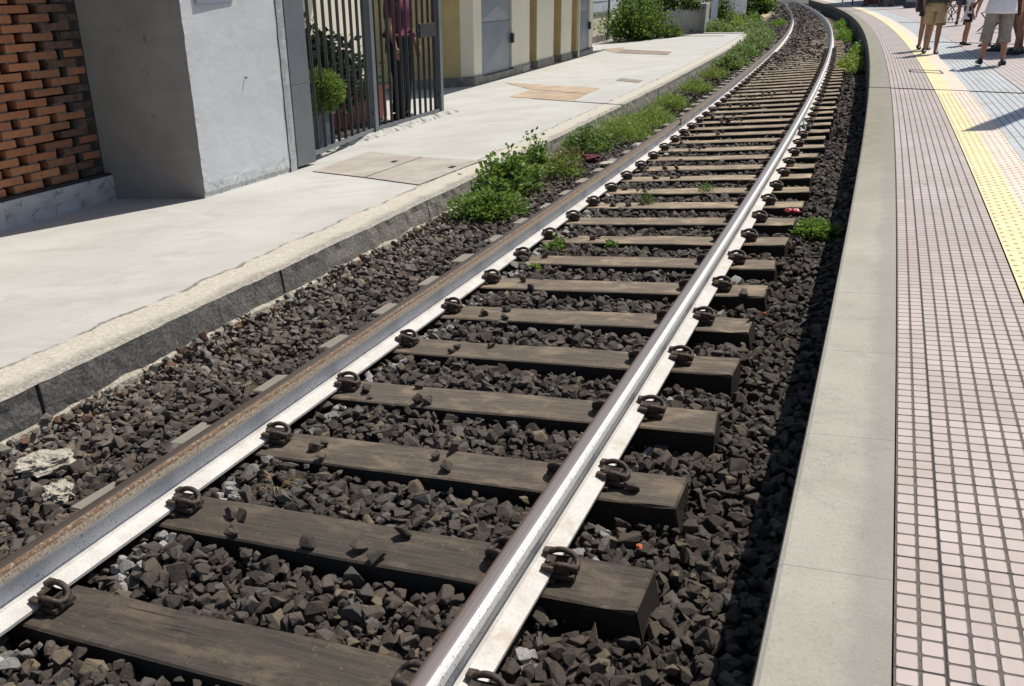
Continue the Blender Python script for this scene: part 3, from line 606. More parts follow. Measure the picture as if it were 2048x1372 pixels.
# ------------------------------------------------------------------ small single things on the ballast
def blob(name, s, l, h, d, mat, label, cat, seed=0, sub=3, amp=.3, fr=3.):
    bm = bmesh.new(); bmesh.ops.create_icosphere(bm, subdivisions=sub, radius=1)
    for v in bm.verts:
        v.co *= 1+amp*mnoise.noise(v.co*fr*.5+Vector((seed, 0, 0)))+amp*.5*mnoise.noise(v.co*fr*1.7+Vector((0, seed, 0)))
        v.co = Vector((v.co.x*d[0], v.co.y*d[1], v.co.z*d[2]))
    me = bpy.data.meshes.new(name); bm.to_mesh(me); bm.free(); me.materials.append(mat)
    o = bpy.data.objects.new(name, me); link(o); o.matrix_world = frame(s, l, h) @ Matrix.Rotation(seed*.7, 4, 'Z'); return tag(o, label, cat)
blob('concrete_lump', .20, -1.80, -.04, (.10, .12, .045), MT['lump'], 'big pale crumbling lump of concrete on the ballast by the near end of the kerb', 'concrete lump', 3, 4, .35, 4)
blob('concrete_lump', .02, -1.52, -.06, (.075, .06, .045), MT['lump'], 'smaller pale speckled lump beside the near brown headed rail', 'concrete lump', 8, 4, .4, 5)
blob('pale_stone', 9.1, -1.22, .0, (.05, .04, .03), simple('white_stone', (.6, .58, .54), .9), 'whitish stone lying in the weeds beside the brown headed rail', 'stone', 2)
blob('pale_stone', .62, .87, -.07, (.045, .035, .03), simple('yellow_stone', (.42, .35, .18), .9), 'yellowish stone under the foot of the polished rail', 'stone', 5)
blob('red_wrapper', 5.25, 1.03, -.0, (.06, .05, .022), simple('red_foil', (.35, .02, .03), .35), 'crumpled red wrapper on a sleeper end by a green weed', 'wrapper', 4, 3, .5, 4)
blob('orange_peel', .21, 1.01, -.02, (.010, .014, .007), simple('orange_scrap', (.50, .12, .03), .7), 'orange scrap beside the sleeper end nearest the bottom of the photo', 'litter', 1, 2, .4)
blob('orange_peel', 2.78, 1.11, -.05, (.010, .013, .008), simple('orange_scrap_far', (.55, .12, .03), .7), 'orange scrap on the shoulder ballast further up the track', 'litter', 6, 2, .4)
blob('cloth_rag', 8.25, -1.58, -.02, (.13, .10, .05), cloth('maroon', (.10, .018, .03)), 'dark maroon rag lying among the weeds by the kerb', 'rag', 3, 3, .5, 3)
blob('work_glove', 7.75, -1.24, .0, (.12, .055, .025), simple('glove', (.55, .53, .42), .8), 'dirty cream glove lying beside the brown headed rail', 'glove', 5, 3, .4, 3)
m = frame(1.80, .89, -.055); b = MB(); b.tube([m @ Vector((-.016, -.008, .0)), m @ Vector((.012, .012, .012))], .016, 12); b.tube([m @ Vector((.0115, .0115, .0118)), m @ Vector((.0155, .0145, .0137))], .0185, 12)
b.build('bottle_cap', simple('white_plastic', (.75, .74, .70), .4), label='small white plastic cap on the ballast past the sleeper ends', cat='cap')
b = MB(); c0 = frame(5.12, -2.11, -.02); b.tube([c0 @ Vector((.10*math.cos(a), .055*math.sin(a), .03*math.sin(2*a))) for a in np.linspace(0, 6.28, 22)], .004, 6); b.build('wire_loop', MT['plate'], label='loop of rusty wire at the foot of the kerb before the weeds', cat='wire')
b = MB(); c0 = frame(.28, -.56, -.05)
for k in range(16):
    a = random.uniform(0, 6.28); e = Vector((math.cos(a), math.sin(a), random.uniform(.0, .35)))*random.uniform(.05, .15)
    b.tube([c0 @ Vector((0, 0, -.02)), c0 @ (e*.5+Vector((0, 0, .025))), c0 @ e], [.0028, .0022, .001], 5)
b.build('dry_weed', simple('straw', (.30, .20, .09), .9), label='dead brown weed tuft just above the first sleeper clear of the bottom edge', cat='weed')

# ------------------------------------------------------------------ plants
def plant(name, s, l, h, rx, rs, ht, nst, nlf, lsz, cols, label, cat='weed', group=None, blade=False, mat='leaf', droop=.3, seed=1, parent=None, lean=0., stem_mat=True, dome=False):
    """stems fan out from the base, leaves along each stem; foliage and stems are parts of the plant"""
    r = np.random.default_rng(seed); M0 = frame(s, l, h, True); root = empty(name, M0, label, cat, group)
    bv = []; bf = []; bc = []; off = 0; sb = MB()
    cols = np.array(cols)
    for k in range(nst):
        a = r.uniform(0, 2*math.pi); q = math.sqrt(r.uniform(0, 1)); bx = rx*q*math.cos(a)*.5; by = rs*q*math.sin(a)*.55
        H = ht*r.uniform(.5, 1.)*(1-.68*q*q); ox = rx*.6*q*math.cos(a)+r.normal(0, .10)*ht; oy = rs*.6*q*math.sin(a)+r.normal(0, .10)*ht
        P0 = np.array([bx, by, 0]); P1 = np.array([bx+ox*.4, by+oy*.4, H*.65]); P2 = np.array([bx+ox+lean, by+oy, H*(1-droop*q)])
        if not blade and k % 3 == 0: sb.tube([P0, P1, P2], [.004, .003, .0015], 4, cap=False)
        n = nlf; t = r.uniform(.12 if not dome else .4, 1, n)[:, None]; C = (1-t)**2*P0+2*t*(1-t)*P1+t*t*P2
        sc = r.normal(0, .06*ht+.012, (n, 3)); C = C+sc
        d = r.normal(size=(n, 3)); d[:, 2] = np.abs(d[:, 2])*(1.6 if blade else .5)+.1; d += (C-np.array([0, 0, ht*.3]))*np.array([1, 1, .4])/max(ht, .05)*.9; d /= np.linalg.norm(d, axis=1)[:, None]
        sd_ = np.cross(d, r.normal(size=(n, 3))); sd_ /= np.linalg.norm(sd_, axis=1)[:, None]; nz = np.cross(sd_, d)
        L = lsz*r.uniform(.6, 1.25, n)[:, None]; w = L*(.10 if blade else .34)
        c = cols[r.integers(0, len(cols), n)]*r.uniform(.7, 1.25, n)[:, None]
        v = np.stack([C, C+d*L*.5+sd_*w+nz*L*.05, C+d*L-nz*L*.12, C+d*L*.5-sd_*w+nz*L*.05], 1).reshape(-1, 3)
        f = (np.arange(n)*4)[:, None]+np.array([[0, 1, 2, 3]])+off; off += 4*n
        bv.append(v); bf.append(f); bc.append(np.repeat(c, 4, 0))
    o = bpy.data.objects.new('foliage', arr_mesh('foliage', np.concatenate(bv), np.concatenate(bf), np.concatenate(bc), MT[mat])); link(o); o.parent = root
    if sb.v: sb.build('stem', MT['stem'], root, world=False)
    return root
G1 = [(.11, .19, .035), (.15, .25, .05), (.07, .13, .03), (.20, .29, .07)]
G2 = [(.33, .41, .09), (.26, .35, .08), (.38, .43, .14), (.18, .25, .06)]
G3 = [(.17, .23, .10), (.22, .27, .14), (.12, .165, .075), (.26, .29, .15)]
DRY = [(.22, .13, .05), (.17, .10, .045), (.25, .18, .08)]
wg = 'weeds along the foot of the kerb'
plant('weed_bush', 5.45, -1.78, -.06, .36, .42, .26, 150, 17, .050, G1, 'low sprawling green weed nearest the camera along the kerb', 'weed', wg, seed=3)
plant('weed_bush', 6.35, -1.95, -.04, .30, .46, .52, 120, 20, .066, G1, 'tall broad leaved weed with dark leaves reaching the pavement edge', 'weed', wg, seed=4)
plant('weed_bush', 7.6, -2.08, -.04, .12, .16, .50, 34, 26, .055, G1, 'narrow upright nettle standing against the kerb behind the broad leaved weed', 'weed', wg, seed=5)
plant('weed_bush', 7.35, -1.66, -.05, .22, .34, .24, 60, 14, .045, G1+DRY, 'small sparse weed between the nettle and the brown headed rail', 'weed', wg, seed=6)
plant('dry_grass', 8.0, -1.85, -.05, .20, .45, .22, 60, 12, .07, DRY+[(.14, .14, .05)], 'tuft of reddish dry grass between the two large weed clumps', 'grass', wg, blade=True, seed=7)
plant('weed_bush', 9.0, -1.85, -.05, .32, .42, .38, 170, 16, .045, G3[:3]+G1, 'grey green leafy weed in front of the bright feathery clump', 'weed', wg, seed=8)
plant('weed_bush', 10.0, -1.66, -.05, .44, .5, .46, 260, 14, .06, G2, 'bright feathery weed clump beside the rail joint', 'weed', wg, blade=True, seed=9)
plant('weed_bush', 11.4, -1.56, -.05, .36, .42, .38, 190, 14, .06, G2, 'feathery weed just beyond the rail joint clump', 'weed', wg, blade=True, seed=10)
plant('weed_bush', 13.5, -1.66, -.05, .34, .32, .33, 170, 13, .06, G2, 'rounded feathery weed below the joint in the pavement kerb', 'weed', wg, blade=True, seed=12)
plant('weed_bush', 16.3, -1.68, -.05, .36, .34, .31, 160, 12, .065, G2, 'rounded feathery weed opposite the small drain cover', 'weed', wg, blade=True, seed=13)
plant('weed_bush', 19.3, -1.74, -.05, .36, .40, .30, 160, 12, .065, G2+DRY[:1], 'brownish green weed clump past the small drain cover', 'weed', wg, blade=True, seed=14)
for q, (s, l, rx, rs, ht, n, G, lab) in enumerate(((22.4, -1.72, .42, .8, .40, 260, G3, 'long grey green weed mass halfway to the end of the pavement'), (26.0, -1.72, .45, 1.0, .42, 260, G3, 'second grey green weed mass towards the end of the pavement'),
        (29.4, -1.75, .45, 1.0, .46, 240, G3, 'grey green weeds just short of the end of the pavement'), (33, -1.8, .5, 1.4, .55, 240, G3, 'grey green weeds beside the corner of the pavement'), (36.5, -2.0, .6, 2.2, .6, 220, G3, 'grey green weeds past the corner of the pavement'))):
    plant('weed_bush', s, l, -.06, rx, rs, ht, n, 12, .085, G, lab, 'weed', wg, seed=20+q)
wb = 'weeds behind the end of the pavement'
for q, (s, l, rx, rs, ht, n, G, lab) in enumerate(((43.5, -4.3, .9, 1.4, .95, 300, G3, 'tall pale weeds in front of the corrugated fence'), (46, -3.4, .6, 1.4, .85, 240, G2, 'bright green weeds between the fence and the stone path'), (47.5, -3.9, .35, .6, 1.4, 90, G1, 'tall spiky green weed against the corrugated fence'),
        (50, -3.5, .5, 1.0, 1.1, 130, DRY, 'dry straw coloured weeds by the corrugated fence'), (53, -3.0, .4, 1.6, 1.0, 170, G1, 'dark green weed at the near end of the stone path'), (43, -2.6, .7, 2.2, .7, 260, G3, 'broad weed mass below the near end of the stone path'), (52, -1.6, .5, 2.5, .35, 150, G1, 'low green weeds on the far ballast beside the rail'))):
    plant('weed_bush', s, l, -.12, rx, rs, ht, n, 11, .13, G, lab, 'weed', wb, seed=40+q)
wp = 'weeds between the track and the platform'
plant('weed_bush', 4.98, 1.24, -.11, .18, .22, .09, 120, 13, .038, G1, 'flat green weed on the ballast by the red wrapper', 'weed', wp, seed=60)
plant('weed_bush', 20.5, 1.22, -.12, .26, 1.5, .34, 210, 12, .07, G2+DRY[:1], 'near clump of tall weeds against the platform wall', 'weed', wp, seed=61)
plant('weed_bush', 22.6, 1.33, -.12, .16, 1.0, .48, 120, 12, .07, [(.16, .26, .04), (.12, .22, .03)], 'bright yellow green weed touching the platform coping', 'weed', wp, seed=62)
plant('weed_bush', 33, 1.15, -.12, .28, 2.6, .40, 220, 12, .09, G1, 'middle clump of dark weeds against the platform wall', 'weed', wp, seed=63)
plant('weed_bush', 41, 1.2, -.12, .25, 2.6, .45, 170, 11, .11, G1, 'farthest clump of dark weeds against the platform wall', 'weed', wp, seed=64)
wm = 'small weeds between the rails'
plant('weed_tuft', 4.12, -.66, -.06, .07, .08, .09, 34, 10, .035, G1, 'small green tuft beside a clip of the brown headed rail', 'weed', wm, seed=70, blade=False)
plant('weed_tuft', 5.68, -.30, -.05, .07, .07, .16, 26, 10, .04, [(.05, .08, .035), (.07, .09, .04)], 'grey green tuft on a sleeper in the middle of the track', 'weed', wm, seed=71, blade=True)
plant('weed_tuft', 6.22, .16, -.05, .07, .07, .13, 22, 10, .04, G1+[(.06, .08, .04)], 'sparse tuft on a sleeper nearer the polished rail', 'weed', wm, seed=72, blade=True)
plant('weed_tuft', 3.55, -.62, -.06, .03, .03, .06, 12, 8, .03, G2, 'tiny green sprout between sleepers by the brown headed rail', 'weed', wm, seed=73)
plant('weed_tuft', 4.2, -.22, -.05, .03, .04, .07, 12, 8, .03, G1, 'tiny sprout on a sleeper in the middle of the near track', 'weed', wm, seed=74)

# ------------------------------------------------------------------ pillar, brick wall
t = empty('wall_pillar', at(5.9, -5.2, .17), 'broad grey plastered pillar beside the brick lattice wall', 'pillar')
b = MB(); NS, NH = 26, 40; s0, s1, l0, l1 = 5.15, 6.78, -4.95, -4.90
def pf(a, h, l):
    e = min(abs(a-s0), abs(s1-a)); k = .003*mnoise.noise(Vector((a*3, h*3, 2)))+.008*mnoise.noise(Vector((a*14, h*14, 3)))*(1 if (e < .03 or h < .33) else .15)
    return l+k-(.012 if h < .20 else 0)
g = [[at(s0+(s1-s0)*i/NS+(.006*mnoise.noise(Vector((h_*9, 1, 5))) if i in (0, NS) else 0), pf(s0+(s1-s0)*i/NS, h_, l0+(l1-l0)*i/NS), h_) for i in range(NS+1)] for h_ in list(np.linspace(.165, 2.6, NH*2-4))+[3.4, 4.6, 6.0, 7.6]]
n = NS+1; b.add([v for r_ in g for v in r_], [(j*n+i, j*n+i+1, (j+1)*n+i+1, (j+1)*n+i) for j in range(NH*2-1) for i in range(NS)], smooth=False)
J = NH*2
L_ = [r_[0] for r_ in g]; Rr = [r_[-1] for r_ in g]; hh = list(np.linspace(.165, 2.6, NH*2-4))+[3.4, 4.6, 6.0, 7.6]
Lb = [at(s0+.02, -6.42, h_) for h_ in hh]; Rb = [at(s1, -6.4, h_) for h_ in hh]
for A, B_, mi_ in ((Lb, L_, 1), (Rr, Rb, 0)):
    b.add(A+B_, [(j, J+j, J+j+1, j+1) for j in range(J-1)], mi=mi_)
b.add([L_[-1], Rr[-1], Rb[-1], Lb[-1]], [(0, 1, 2, 3)])
b.build('plastered_shaft', [MT['pillar'], simple('shaded_render', (.275, .262, .238), .95, 0, .14, 1.6, .3, 30, .008, 'Pos', spots=((.16, .15, .13), 5, .62, .74))], t)  # camera-facing side: brownish render, its shade put into the darker colour
b = MB(); S4 = [6.72+.01*k for k in range(0)]; vs = []
hs4 = np.linspace(.17, 3.05, 60)
for h_ in hs4:
    w = .012*mnoise.noise(Vector((h_*5, 0, 9))); 
    for a, l in ((6.655+w, -4.907), (6.662+w, -4.893), (6.73, -4.889+.005*mnoise.noise(Vector((h_*20, 2, 2)))), (6.795, -4.893), (6.80, -4.96)): vs.append(at(a, l, h_))
b.add(vs, [(j*5+k, j*5+k+1, (j+1)*5+k+1, (j+1)*5+k) for j in range(59) for k in range(4)], mi=[1 if k == 0 else 0 for j in range(59) for k in range(4)]); b.build('mortar_strip', [simple('grey_mortar', (.40, .405, .41), .95, 0, .2, 7, .7, 40, .012, 'Pos', spots=((.24, .23, .21), 9, .62, .7)), MT['tar']], t, label='cracked mortar strip down the right edge')
b = MB(); b.sbox(5.36, 5.93, -4.925, -4.917, 2.105, 2.42); b.build('wall_plaque', simple('plaque', (.23, .26, .32), .5, 0, .05), label='plain blue grey plate fixed high on the grey pillar', cat='plaque')
b = MB(); mh = frame(6.0, -4.905, 1.33, True); b.tube([mh @ Vector((-.01, 0, 0)), mh @ Vector((.014, 0, .002))], .009, 8); b.build('wall_nail', MT['plate'], t)

t = empty('brick_wall', at(3, -6.4, .17), 'recessed wall with a low pale plinth under an open lattice of orange bricks', 'wall')
b = MB(); vs = []; S5 = np.arange(-3, 5.2, .12)
for a in S5:
    nz = lambda q: .008*mnoise.noise(Vector((a*6, q*6, 4)))
    ck = -.03 if abs(a-4.02) < .05 else 0
    for l, h_ in ((-6.20, .165), (-6.205, .26), (-6.20, .36), (-6.21, .44), (-6.235, .462), (-6.40, .468)): vs.append(at(a, l+nz(h_)+ck, h_+nz(l)*.5))
b.add(vs, [(i*6+k, (i+1)*6+k, (i+1)*6+k+1, i*6+k+1) for i in range(len(S5)-1) for k in range(5)]); b.mi = [(1 if (k % 5) >= 3 else 0) for k in range(len(b.f))]; b.build('plinth', [MT['plinth'], MT['dark_render']], t)
b = MB(); mb = MB(); row = 0; h_ = .475; PIT = .465; BL = .355
while h_ < 3.0:
    a = -3+(PIT/2 if row % 2 else 0)
    while a < 5.0:
        dirt = min(1., max(0., (a+BL-4.55)/.55))+.0
        j = lambda: random.uniform(-.006, .006)
        x0, x1 = a+j(), min(a+BL+j(), 5.14); u = random.random(); w = dirt if random.random() < .9 else dirt*.4
        q = [at(x0, -6.43, h_+j()*.4), at(x0, -6.315+j(), h_+j()*.4), at(x1, -6.315+j(), h_+j()*.4), at(x1, -6.43, h_), at(x0, -6.43, h_+.069), at(x0, -6.315+j()*.5, h_+.069+j()*.4), at(x1, -6.315+j()*.5, h_+.069+j()*.4), at(x1, -6.43, h_+.069)]
        b.add(q, [(0, 1, 2, 3), (7, 6, 5, 4), (4, 5, 1, 0), (5, 6, 2, 1), (6, 7, 3, 2), (7, 4, 0, 3)], [(u, w)]*8)
        for e0, e1 in ((x0+.0, x0+.12), (x1-.12, x1)):
            if random.random() < .8 and e1 < 5.12: mb.sbox(e0+j()*2, e1+j()*2, -6.42, -6.326+j(), h_-.020, h_+.001+j()*.2)
        a += PIT
    h_ += .0885; row += 1
b.build('brick_lattice', MT['brick'], t); mb.build('mortar_bed', MT['mortar'], t)
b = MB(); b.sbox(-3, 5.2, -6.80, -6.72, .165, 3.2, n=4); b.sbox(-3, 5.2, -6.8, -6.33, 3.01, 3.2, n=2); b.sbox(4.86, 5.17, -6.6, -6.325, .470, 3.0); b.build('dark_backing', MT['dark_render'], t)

# ------------------------------------------------------------------ railing and gate
FL = -5.44
t = empty('steel_railing', at(9.5, FL, .17), 'dark grey flat bar railing and gate between the grey pillar and the cream building', 'railing')
b = MB(); b.sbox(6.83, 7.23, -5.16, -4.90, .20, 1.16); b.sbox(6.83, 7.23, -5.16, -4.90, 1.164, 2.5); bevel(b.build('box_post', MT['grey_steel'], t), .004, 1)
for s0_ in (9.72, 12.10):
    b = MB(); b.sbox(s0_-.05, s0_+.05, FL-.10, FL+.05, .15, 2.5); bevel(b.build('square_post', MT['grey_steel'], t), .004, 1)
def panel(s0_, s1_, nb, l0_, l1_):
    b = MB(); LL_ = lambda a: l0_+(l1_-l0_)*(a-s0_)/(s1_-s0_)
    for h0, h1 in ((.245, .30), (2.25, 2.30)):
        b = MB(); b.hexa([at(s0_, LL_(s0_)-.025, h0), at(s0_, LL_(s0_)+.025, h0), at(s1_, LL_(s1_)+.025, h0), at(s1_, LL_(s1_)-.025, h0), at(s0_, LL_(s0_)-.025, h1), at(s0_, LL_(s0_)+.025, h1), at(s1_, LL_(s1_)+.025, h1), at(s1_, LL_(s1_)-.025, h1)]); b.build('bottom_rail' if h0 < 1 else 'top_rail', MT['grey_steel'], t)
    b = MB()
    for k in range(nb):
        a = s0_+(s1_-s0_)*(k+.5)/nb; b.sbox(a-.005, a+.005, LL_(a)-.030, LL_(a)+.016, .30, 2.25)
    b.build('bar_panel', MT['bar'], t)
panel(7.24, 9.66, 10, -5.03, FL); panel(9.78, 12.04, 11, FL, FL)
b = MB(); b.sbox(11.35, 11.98, FL-.05, FL+.03, 1.50, 1.72); b.sbox(11.28, 11.36, FL-.02, FL+.02, 1.60, 1.63); bevel(b.build('lock_box', MT['black'], t), .006, 1)
for s_ in (9.66, 12.03):
    b = MB(); m_ = frame(s_, FL+.03, .52, True); b.tube([m_ @ Vector((-.02, 0, 0)), m_ @ Vector((.03, 0, 0))], .016, 8); b.build('hinge', MT['dark_steel'], t)
b = MB(); b.quadprism([(8.4, -5.65), (13.3, -5.65), (13.3, -8.39), (8.4, -8.39)], 2.95, 3.05); b.build('added_yard_canopy', MT['pale_block'], label='unseen flat canopy, added to shade the yard behind the railing', cat='canopy')  # unseen roof, added to cast shade into the yard
b = MB(); b.quadprism([(6.9, FL-.08), (11.6, FL-.16), (12.4, -8.4), (6.9, -8.4)], .166, .176); b.build('yard_shade_ground', simple('yard_shade_floor', (.075, .066, .058), .95, 0, .3, 5, .4, 40, .008, 'Pos'), kind='structure')  # dark sheet: the shade behind the railing is put into the ground colour
# broken cement sill under the railing
b = MB(); vs = []; S6 = np.arange(7.3, 12.6, .06)
for a in S6:
    w = .10+.05*mnoise.noise(Vector((a*3, 1, 1)))-.05*(mnoise.noise(Vector((a*1.3, 4, 1))) > .12); hh_ = .245+.03*mnoise.noise(Vector((a*2, 3, 3)))
    for l, h_ in ((-.22, hh_), (.0+w*.3, hh_+.008*mnoise.noise(Vector((a*17, 0, 0)))), (.03+w*.6, hh_-.02), (.06+w, .166)): vs.append(at(a, FL+.03+l, h_))
b.add(vs, [(i*4+k, (i+1)*4+k, (i+1)*4+k+1, i*4+k+1) for i in range(len(S6)-1) for k in range(3)])
o = b.build('gate_sill', simple('broken_cement', (.46, .45, .41), .95, 0, .2, 6, .8, 30, .02, 'Pos', spots=((.15, .14, .11), 9, .52, .62)), kind='structure')
# yard behind: cream wall, planters, shrubs
b = MB(); b.sbox(7.0, 15.0, -8.6, -8.4, .16, 3.0, n=4); o = b.build('yard_wall', MT['cream'], label='cream wall at the back of the yard behind the railing', cat='wall')
t = empty('long_planter', at(11.2, -6.85, .17), 'long reddish brown plastic planter behind the railing, full of dark leaves', 'planter')
b = MB(); b.quadprism([(9.75, -6.55), (12.2, -6.55), (12.2, -7.1), (9.75, -7.1)], .19, .68); b.build('trough', MT['terracotta'], t)
b = MB(); b.quadprism([(9.68, -6.50), (12.27, -6.50), (12.27, -7.15), (9.68, -7.15)], .681, .75); b.build('rim', MT['terracotta'], t)
plant('dark_shrub', 10.1, -6.85, .58, .70, 1.15, 1.5, 330, 28, .13, [(.03, .055, .022), (.045, .08, .03), (.022, .04, .018), (.08, .13, .04)], 'dark glossy leaved shrub growing in the reddish planter', 'shrub', mat='glossy_leaf', seed=80, droop=.1)
plant('yellow_sprig', 11.35, -6.5, .55, .16, .28, .50, 16, 8, .09, [(.22, .26, .05), (.14, .22, .04)], 'thin sprig with yellow green leaves at the gate end of the reddish planter', 'plant', seed=81)
t = empty('square_pot', at(8.15, -5.6, .17), 'blue grey square pot behind the railing under the fluffy green ball', 'pot')
b = MB(); b.quadprism([(7.85, -5.30), (8.45, -5.36), (8.45, -5.9), (7.85, -5.84)], .175, .66); b.build('body', simple('slate_blue_plastic', (.06, .075, .10), .5), t); b = MB(); b.quadprism([(7.82, -5.27), (8.48, -5.33), (8.48, -5.93), (7.82, -5.87)], .661, .70); b.build('rim', simple('slate_blue_rim', (.075, .09, .115), .5), t)
V0 = at(7.98, -5.24, 1.0); n = 7500; r9 = np.random.default_rng(82); d = r9.normal(size=(n, 3)); d /= np.linalg.norm(d, axis=1)[:, None]
rr = (.13+.145*r9.uniform(0, 1, n)**.5)*(1+.16*np.array([mnoise.noise(Vector(k*2.2)) for k in d])); P_ = d*rr[:, None]*np.array([1, 1, .95]); e = np.cross(d+r9.normal(0, .3, (n, 3)), r9.normal(size=(n, 3))); e /= np.linalg.norm(e, axis=1)[:, None]
f_ = d+r9.normal(0, .55, (n, 3))+np.array([0, 0, .25]); f_ /= np.linalg.norm(f_, axis=1)[:, None]; L_ = .055*r9.uniform(.6, 1.3, n)[:, None]
cc = np.array([(.11, .19, .045), (.17, .25, .06), (.06, .12, .028), (.26, .25, .09)])[r9.integers(0, 4, n)]*r9.uniform(.75, 1.2, n)[:, None]
t = empty('round_conifer', at(8.02, -5.24, .70), 'fluffy bright green ball shrub poking through the railing', 'shrub')
o = bpy.data.objects.new('foliage', arr_mesh('foliage', np.stack([P_, P_+f_*L_*.5+e*L_*.16, P_+f_*L_, P_+f_*L_*.5-e*L_*.16], 1).reshape(-1, 3)+np.array([0, 0, .30]), (np.arange(n)*4)[:, None]+np.arange(4)[None], np.repeat(cc, 4, 0), MT['leaf'])); link(o); o.parent = t
b = MB(); b.tube([(0, -.05, -.1), (0, 0, .12), (0, 0, .3)], .014, 6); b.build('stem', MT['stem'], t, world=False)

# ------------------------------------------------------------------ cream building
t = empty('cream_building', at(24, -8, .17), 'cream rendered building with ochre recesses and grey steel doors', 'building')
F0 = -7.38; REC = [(22.72, 23.42), (25.12, 25.98), (27.22, 27.95)]; D1 = (18.95, 21.20); D2 = (28.05, 29.65); E0, E1 = 18.42, 30.15
b = MB(); segs = [(E0, D1[0]), (D1[1], REC[0][0]), (REC[0][1], REC[1][0]), (REC[1][1], REC[2][0]), (REC[2][1], D2[0]), (D2[1], E1)]
for a, c in segs: b.sbox(a, c, F0-.35, F0, .40, 3.2)
for a, c in (D1, D2): b.sbox(a, c, F0-.35, F0-.001, 2.35, 3.2)
b.build('front_wall', MT['cream'], t)
b = MB(); b.sbox(E0+.002, E0+.30, -12, F0-.352, .40, 3.2)
for a, c in REC: b.sbox(a, c, F0-.75, F0-.55, .17, 3.2); b.sbox(c-.004, c, F0-.55, F0-.352, .40, 3.2)
b.sbox(E0+.002, E1, -12.2, -12, .17, 3.2); b.sbox(E1-.3, E1-.002, -12, F0-.352, .17, 3.2)
b.build('ochre_wall', MT['ochre'], t, label='ochre painted side and recesses')
o = MB(); 
for k, (a, c) in enumerate(segs): o.sbox(a-(.03 if k in (0,) else 0), c, F0-.40, F0+.035, .15, .40)
for a, c in (D1, D2): o.sbox(a, c, F0-.39, F0+.033, .15, .345)
for a, c in REC: o.sbox(a, c, F0-.5, F0-.06, .15, .21)
o.sbox(E0-.03, E0+.3, -12, F0-.402, .15, .40); o.build('base_course', MT['base_stone'], t)
# jambs facing the camera inside the recesses
for a, c in REC: b = MB(); b.sbox(c-.02, c-.001, F0-.549, F0-.012, .41, 3.2); b.build('recess_jamb', MT['ochre'], t)
for a, c in (D1, D2):
    d = MB(); h0, h1 = .352, 2.34; l0_ = F0-.05; am = (a+c)/2; hm = (h0+1.62)/2
    def pyr(ha, hb):
        q = [at(a+.01, l0_, ha), at(c-.01, l0_, ha), at(c-.01, l0_, hb), at(a+.01, l0_, hb), at(am, l0_+.075, (ha+hb)/2)]
        d.add(q, [(0, 1, 4), (1, 2, 4), (2, 3, 4), (3, 0, 4)])
    pyr(h0, 1.60); pyr(1.62, h1)
    d.add([at(a, l0_-.02, h0), at(c, l0_-.02, h0), at(c, l0_-.02, h1), at(a, l0_-.02, h1)], [(0, 1, 2, 3)])
    door = d.build('steel_door', MT['door'], t)
    d = MB(); d.sbox(c-.06, c+.06, F0-.02, F0+.05, 1.02, 1.26); d.build('handle', MT['black'], door)
b = MB(); b.tube([at(27.98, F0+.05, h_) for h_ in np.linspace(.18, 3.2, 8)], .035, 8); b.build('drain_pipe', MT['cream'], t)
b = MB(); b.sbox(17.2, 33.6, -12.6, -6.40, 3.2, 3.34, n=3); b.build('roof', MT['pale_block'], t)
b = MB(); b.quadprism([(22.0, F0+.036), (22.55, F0+.036), (22.55, F0+.044), (22.0, F0+.044)], .19, .36); b.build('patch', MT['pale_block'], t)

# ------------------------------------------------------------------ covers and plates let into the pavement
def plate(name, q, h, mat, label, cat='cover', uvs=None, frm=True, parent=None, group=None):
    b = MB(); vs = [at(a, l, .17+h) for a, l in q]+[at(a, l, .165) for a, l in q]
    uu = [(x, y) for x, y in q]*2
    b.add(vs, [(0, 1, 2, 3)[::-1] if False else (3, 2, 1, 0), (0, 1, 5, 4), (1, 2, 6, 5), (2, 3, 7, 6), (3, 0, 4, 7)], uu)
    return b.build(name, mat, parent, label=label, cat=cat, group=group)
def grown(q, e):
    c = np.mean(q, 0); return [tuple(c+(np.array(p)-c)*(1+e)) for p in q]
A1 = [(6.64, -4.58), (8.09, -4.62), (7.50, -3.54), (6.18, -3.60)]; A2 = [(6.17, -3.585), (7.49, -3.525), (7.12, -2.57), (5.70, -2.68)]
for q, lab in ((A1, 'checkered steel cover half nearest the railing'), (A2, 'checkered steel cover half nearest the kerb')):
    rt_ = empty('steel_cover', at(*np.mean(q, 0), .17), lab, 'cover', 'checkered steel covers in the pavement')
    plate('tread_plate', grown(q, -.012), .010, MT['checker'], None, None, parent=rt_); plate('cover_frame', q, .006, MT['tar'], None, None, parent=rt_)
    c = np.mean(q, 0); b = MB(); b.quadprism([(c[0]+.05, c[1]+.28), (c[0]+.16, c[1]+.28), (c[0]+.13, c[1]+.36), (c[0]+.0, c[1]+.36)], .1805, .1825); b.build('lifting_slot', MT['black'], rt_)
g2 = 'rusty plates in the pavement before the cream building'
plate('rusty_cover', [(18.75, -6.70), (15.70, -3.52), (14.68, -3.50), (16.34, -5.20)], .008, MT['rusty'], 'orange brown rusty plate nearer the cream building', 'cover', group=g2)
plate('rusty_cover', [(16.16, -5.19), (14.63, -3.49), (13.39, -3.43), (14.93, -5.18)], .008, MT['rusty'], 'orange brown rusty plate on the railing side', 'cover', group=g2)
plate('drain_cover', [(17.47, -3.62), (17.93, -3.60), (17.03, -2.93), (16.47, -2.90)], .008, MT['brown_plate'], 'small brown drain cover near the kerb', 'cover')
plate('brown_cover', [(29.3, -6.32), (31.4, -6.45), (27.4, -4.09), (25.9, -3.98)], .012, MT['brown_plate'], 'large brown plate in the far pavement', 'cover')
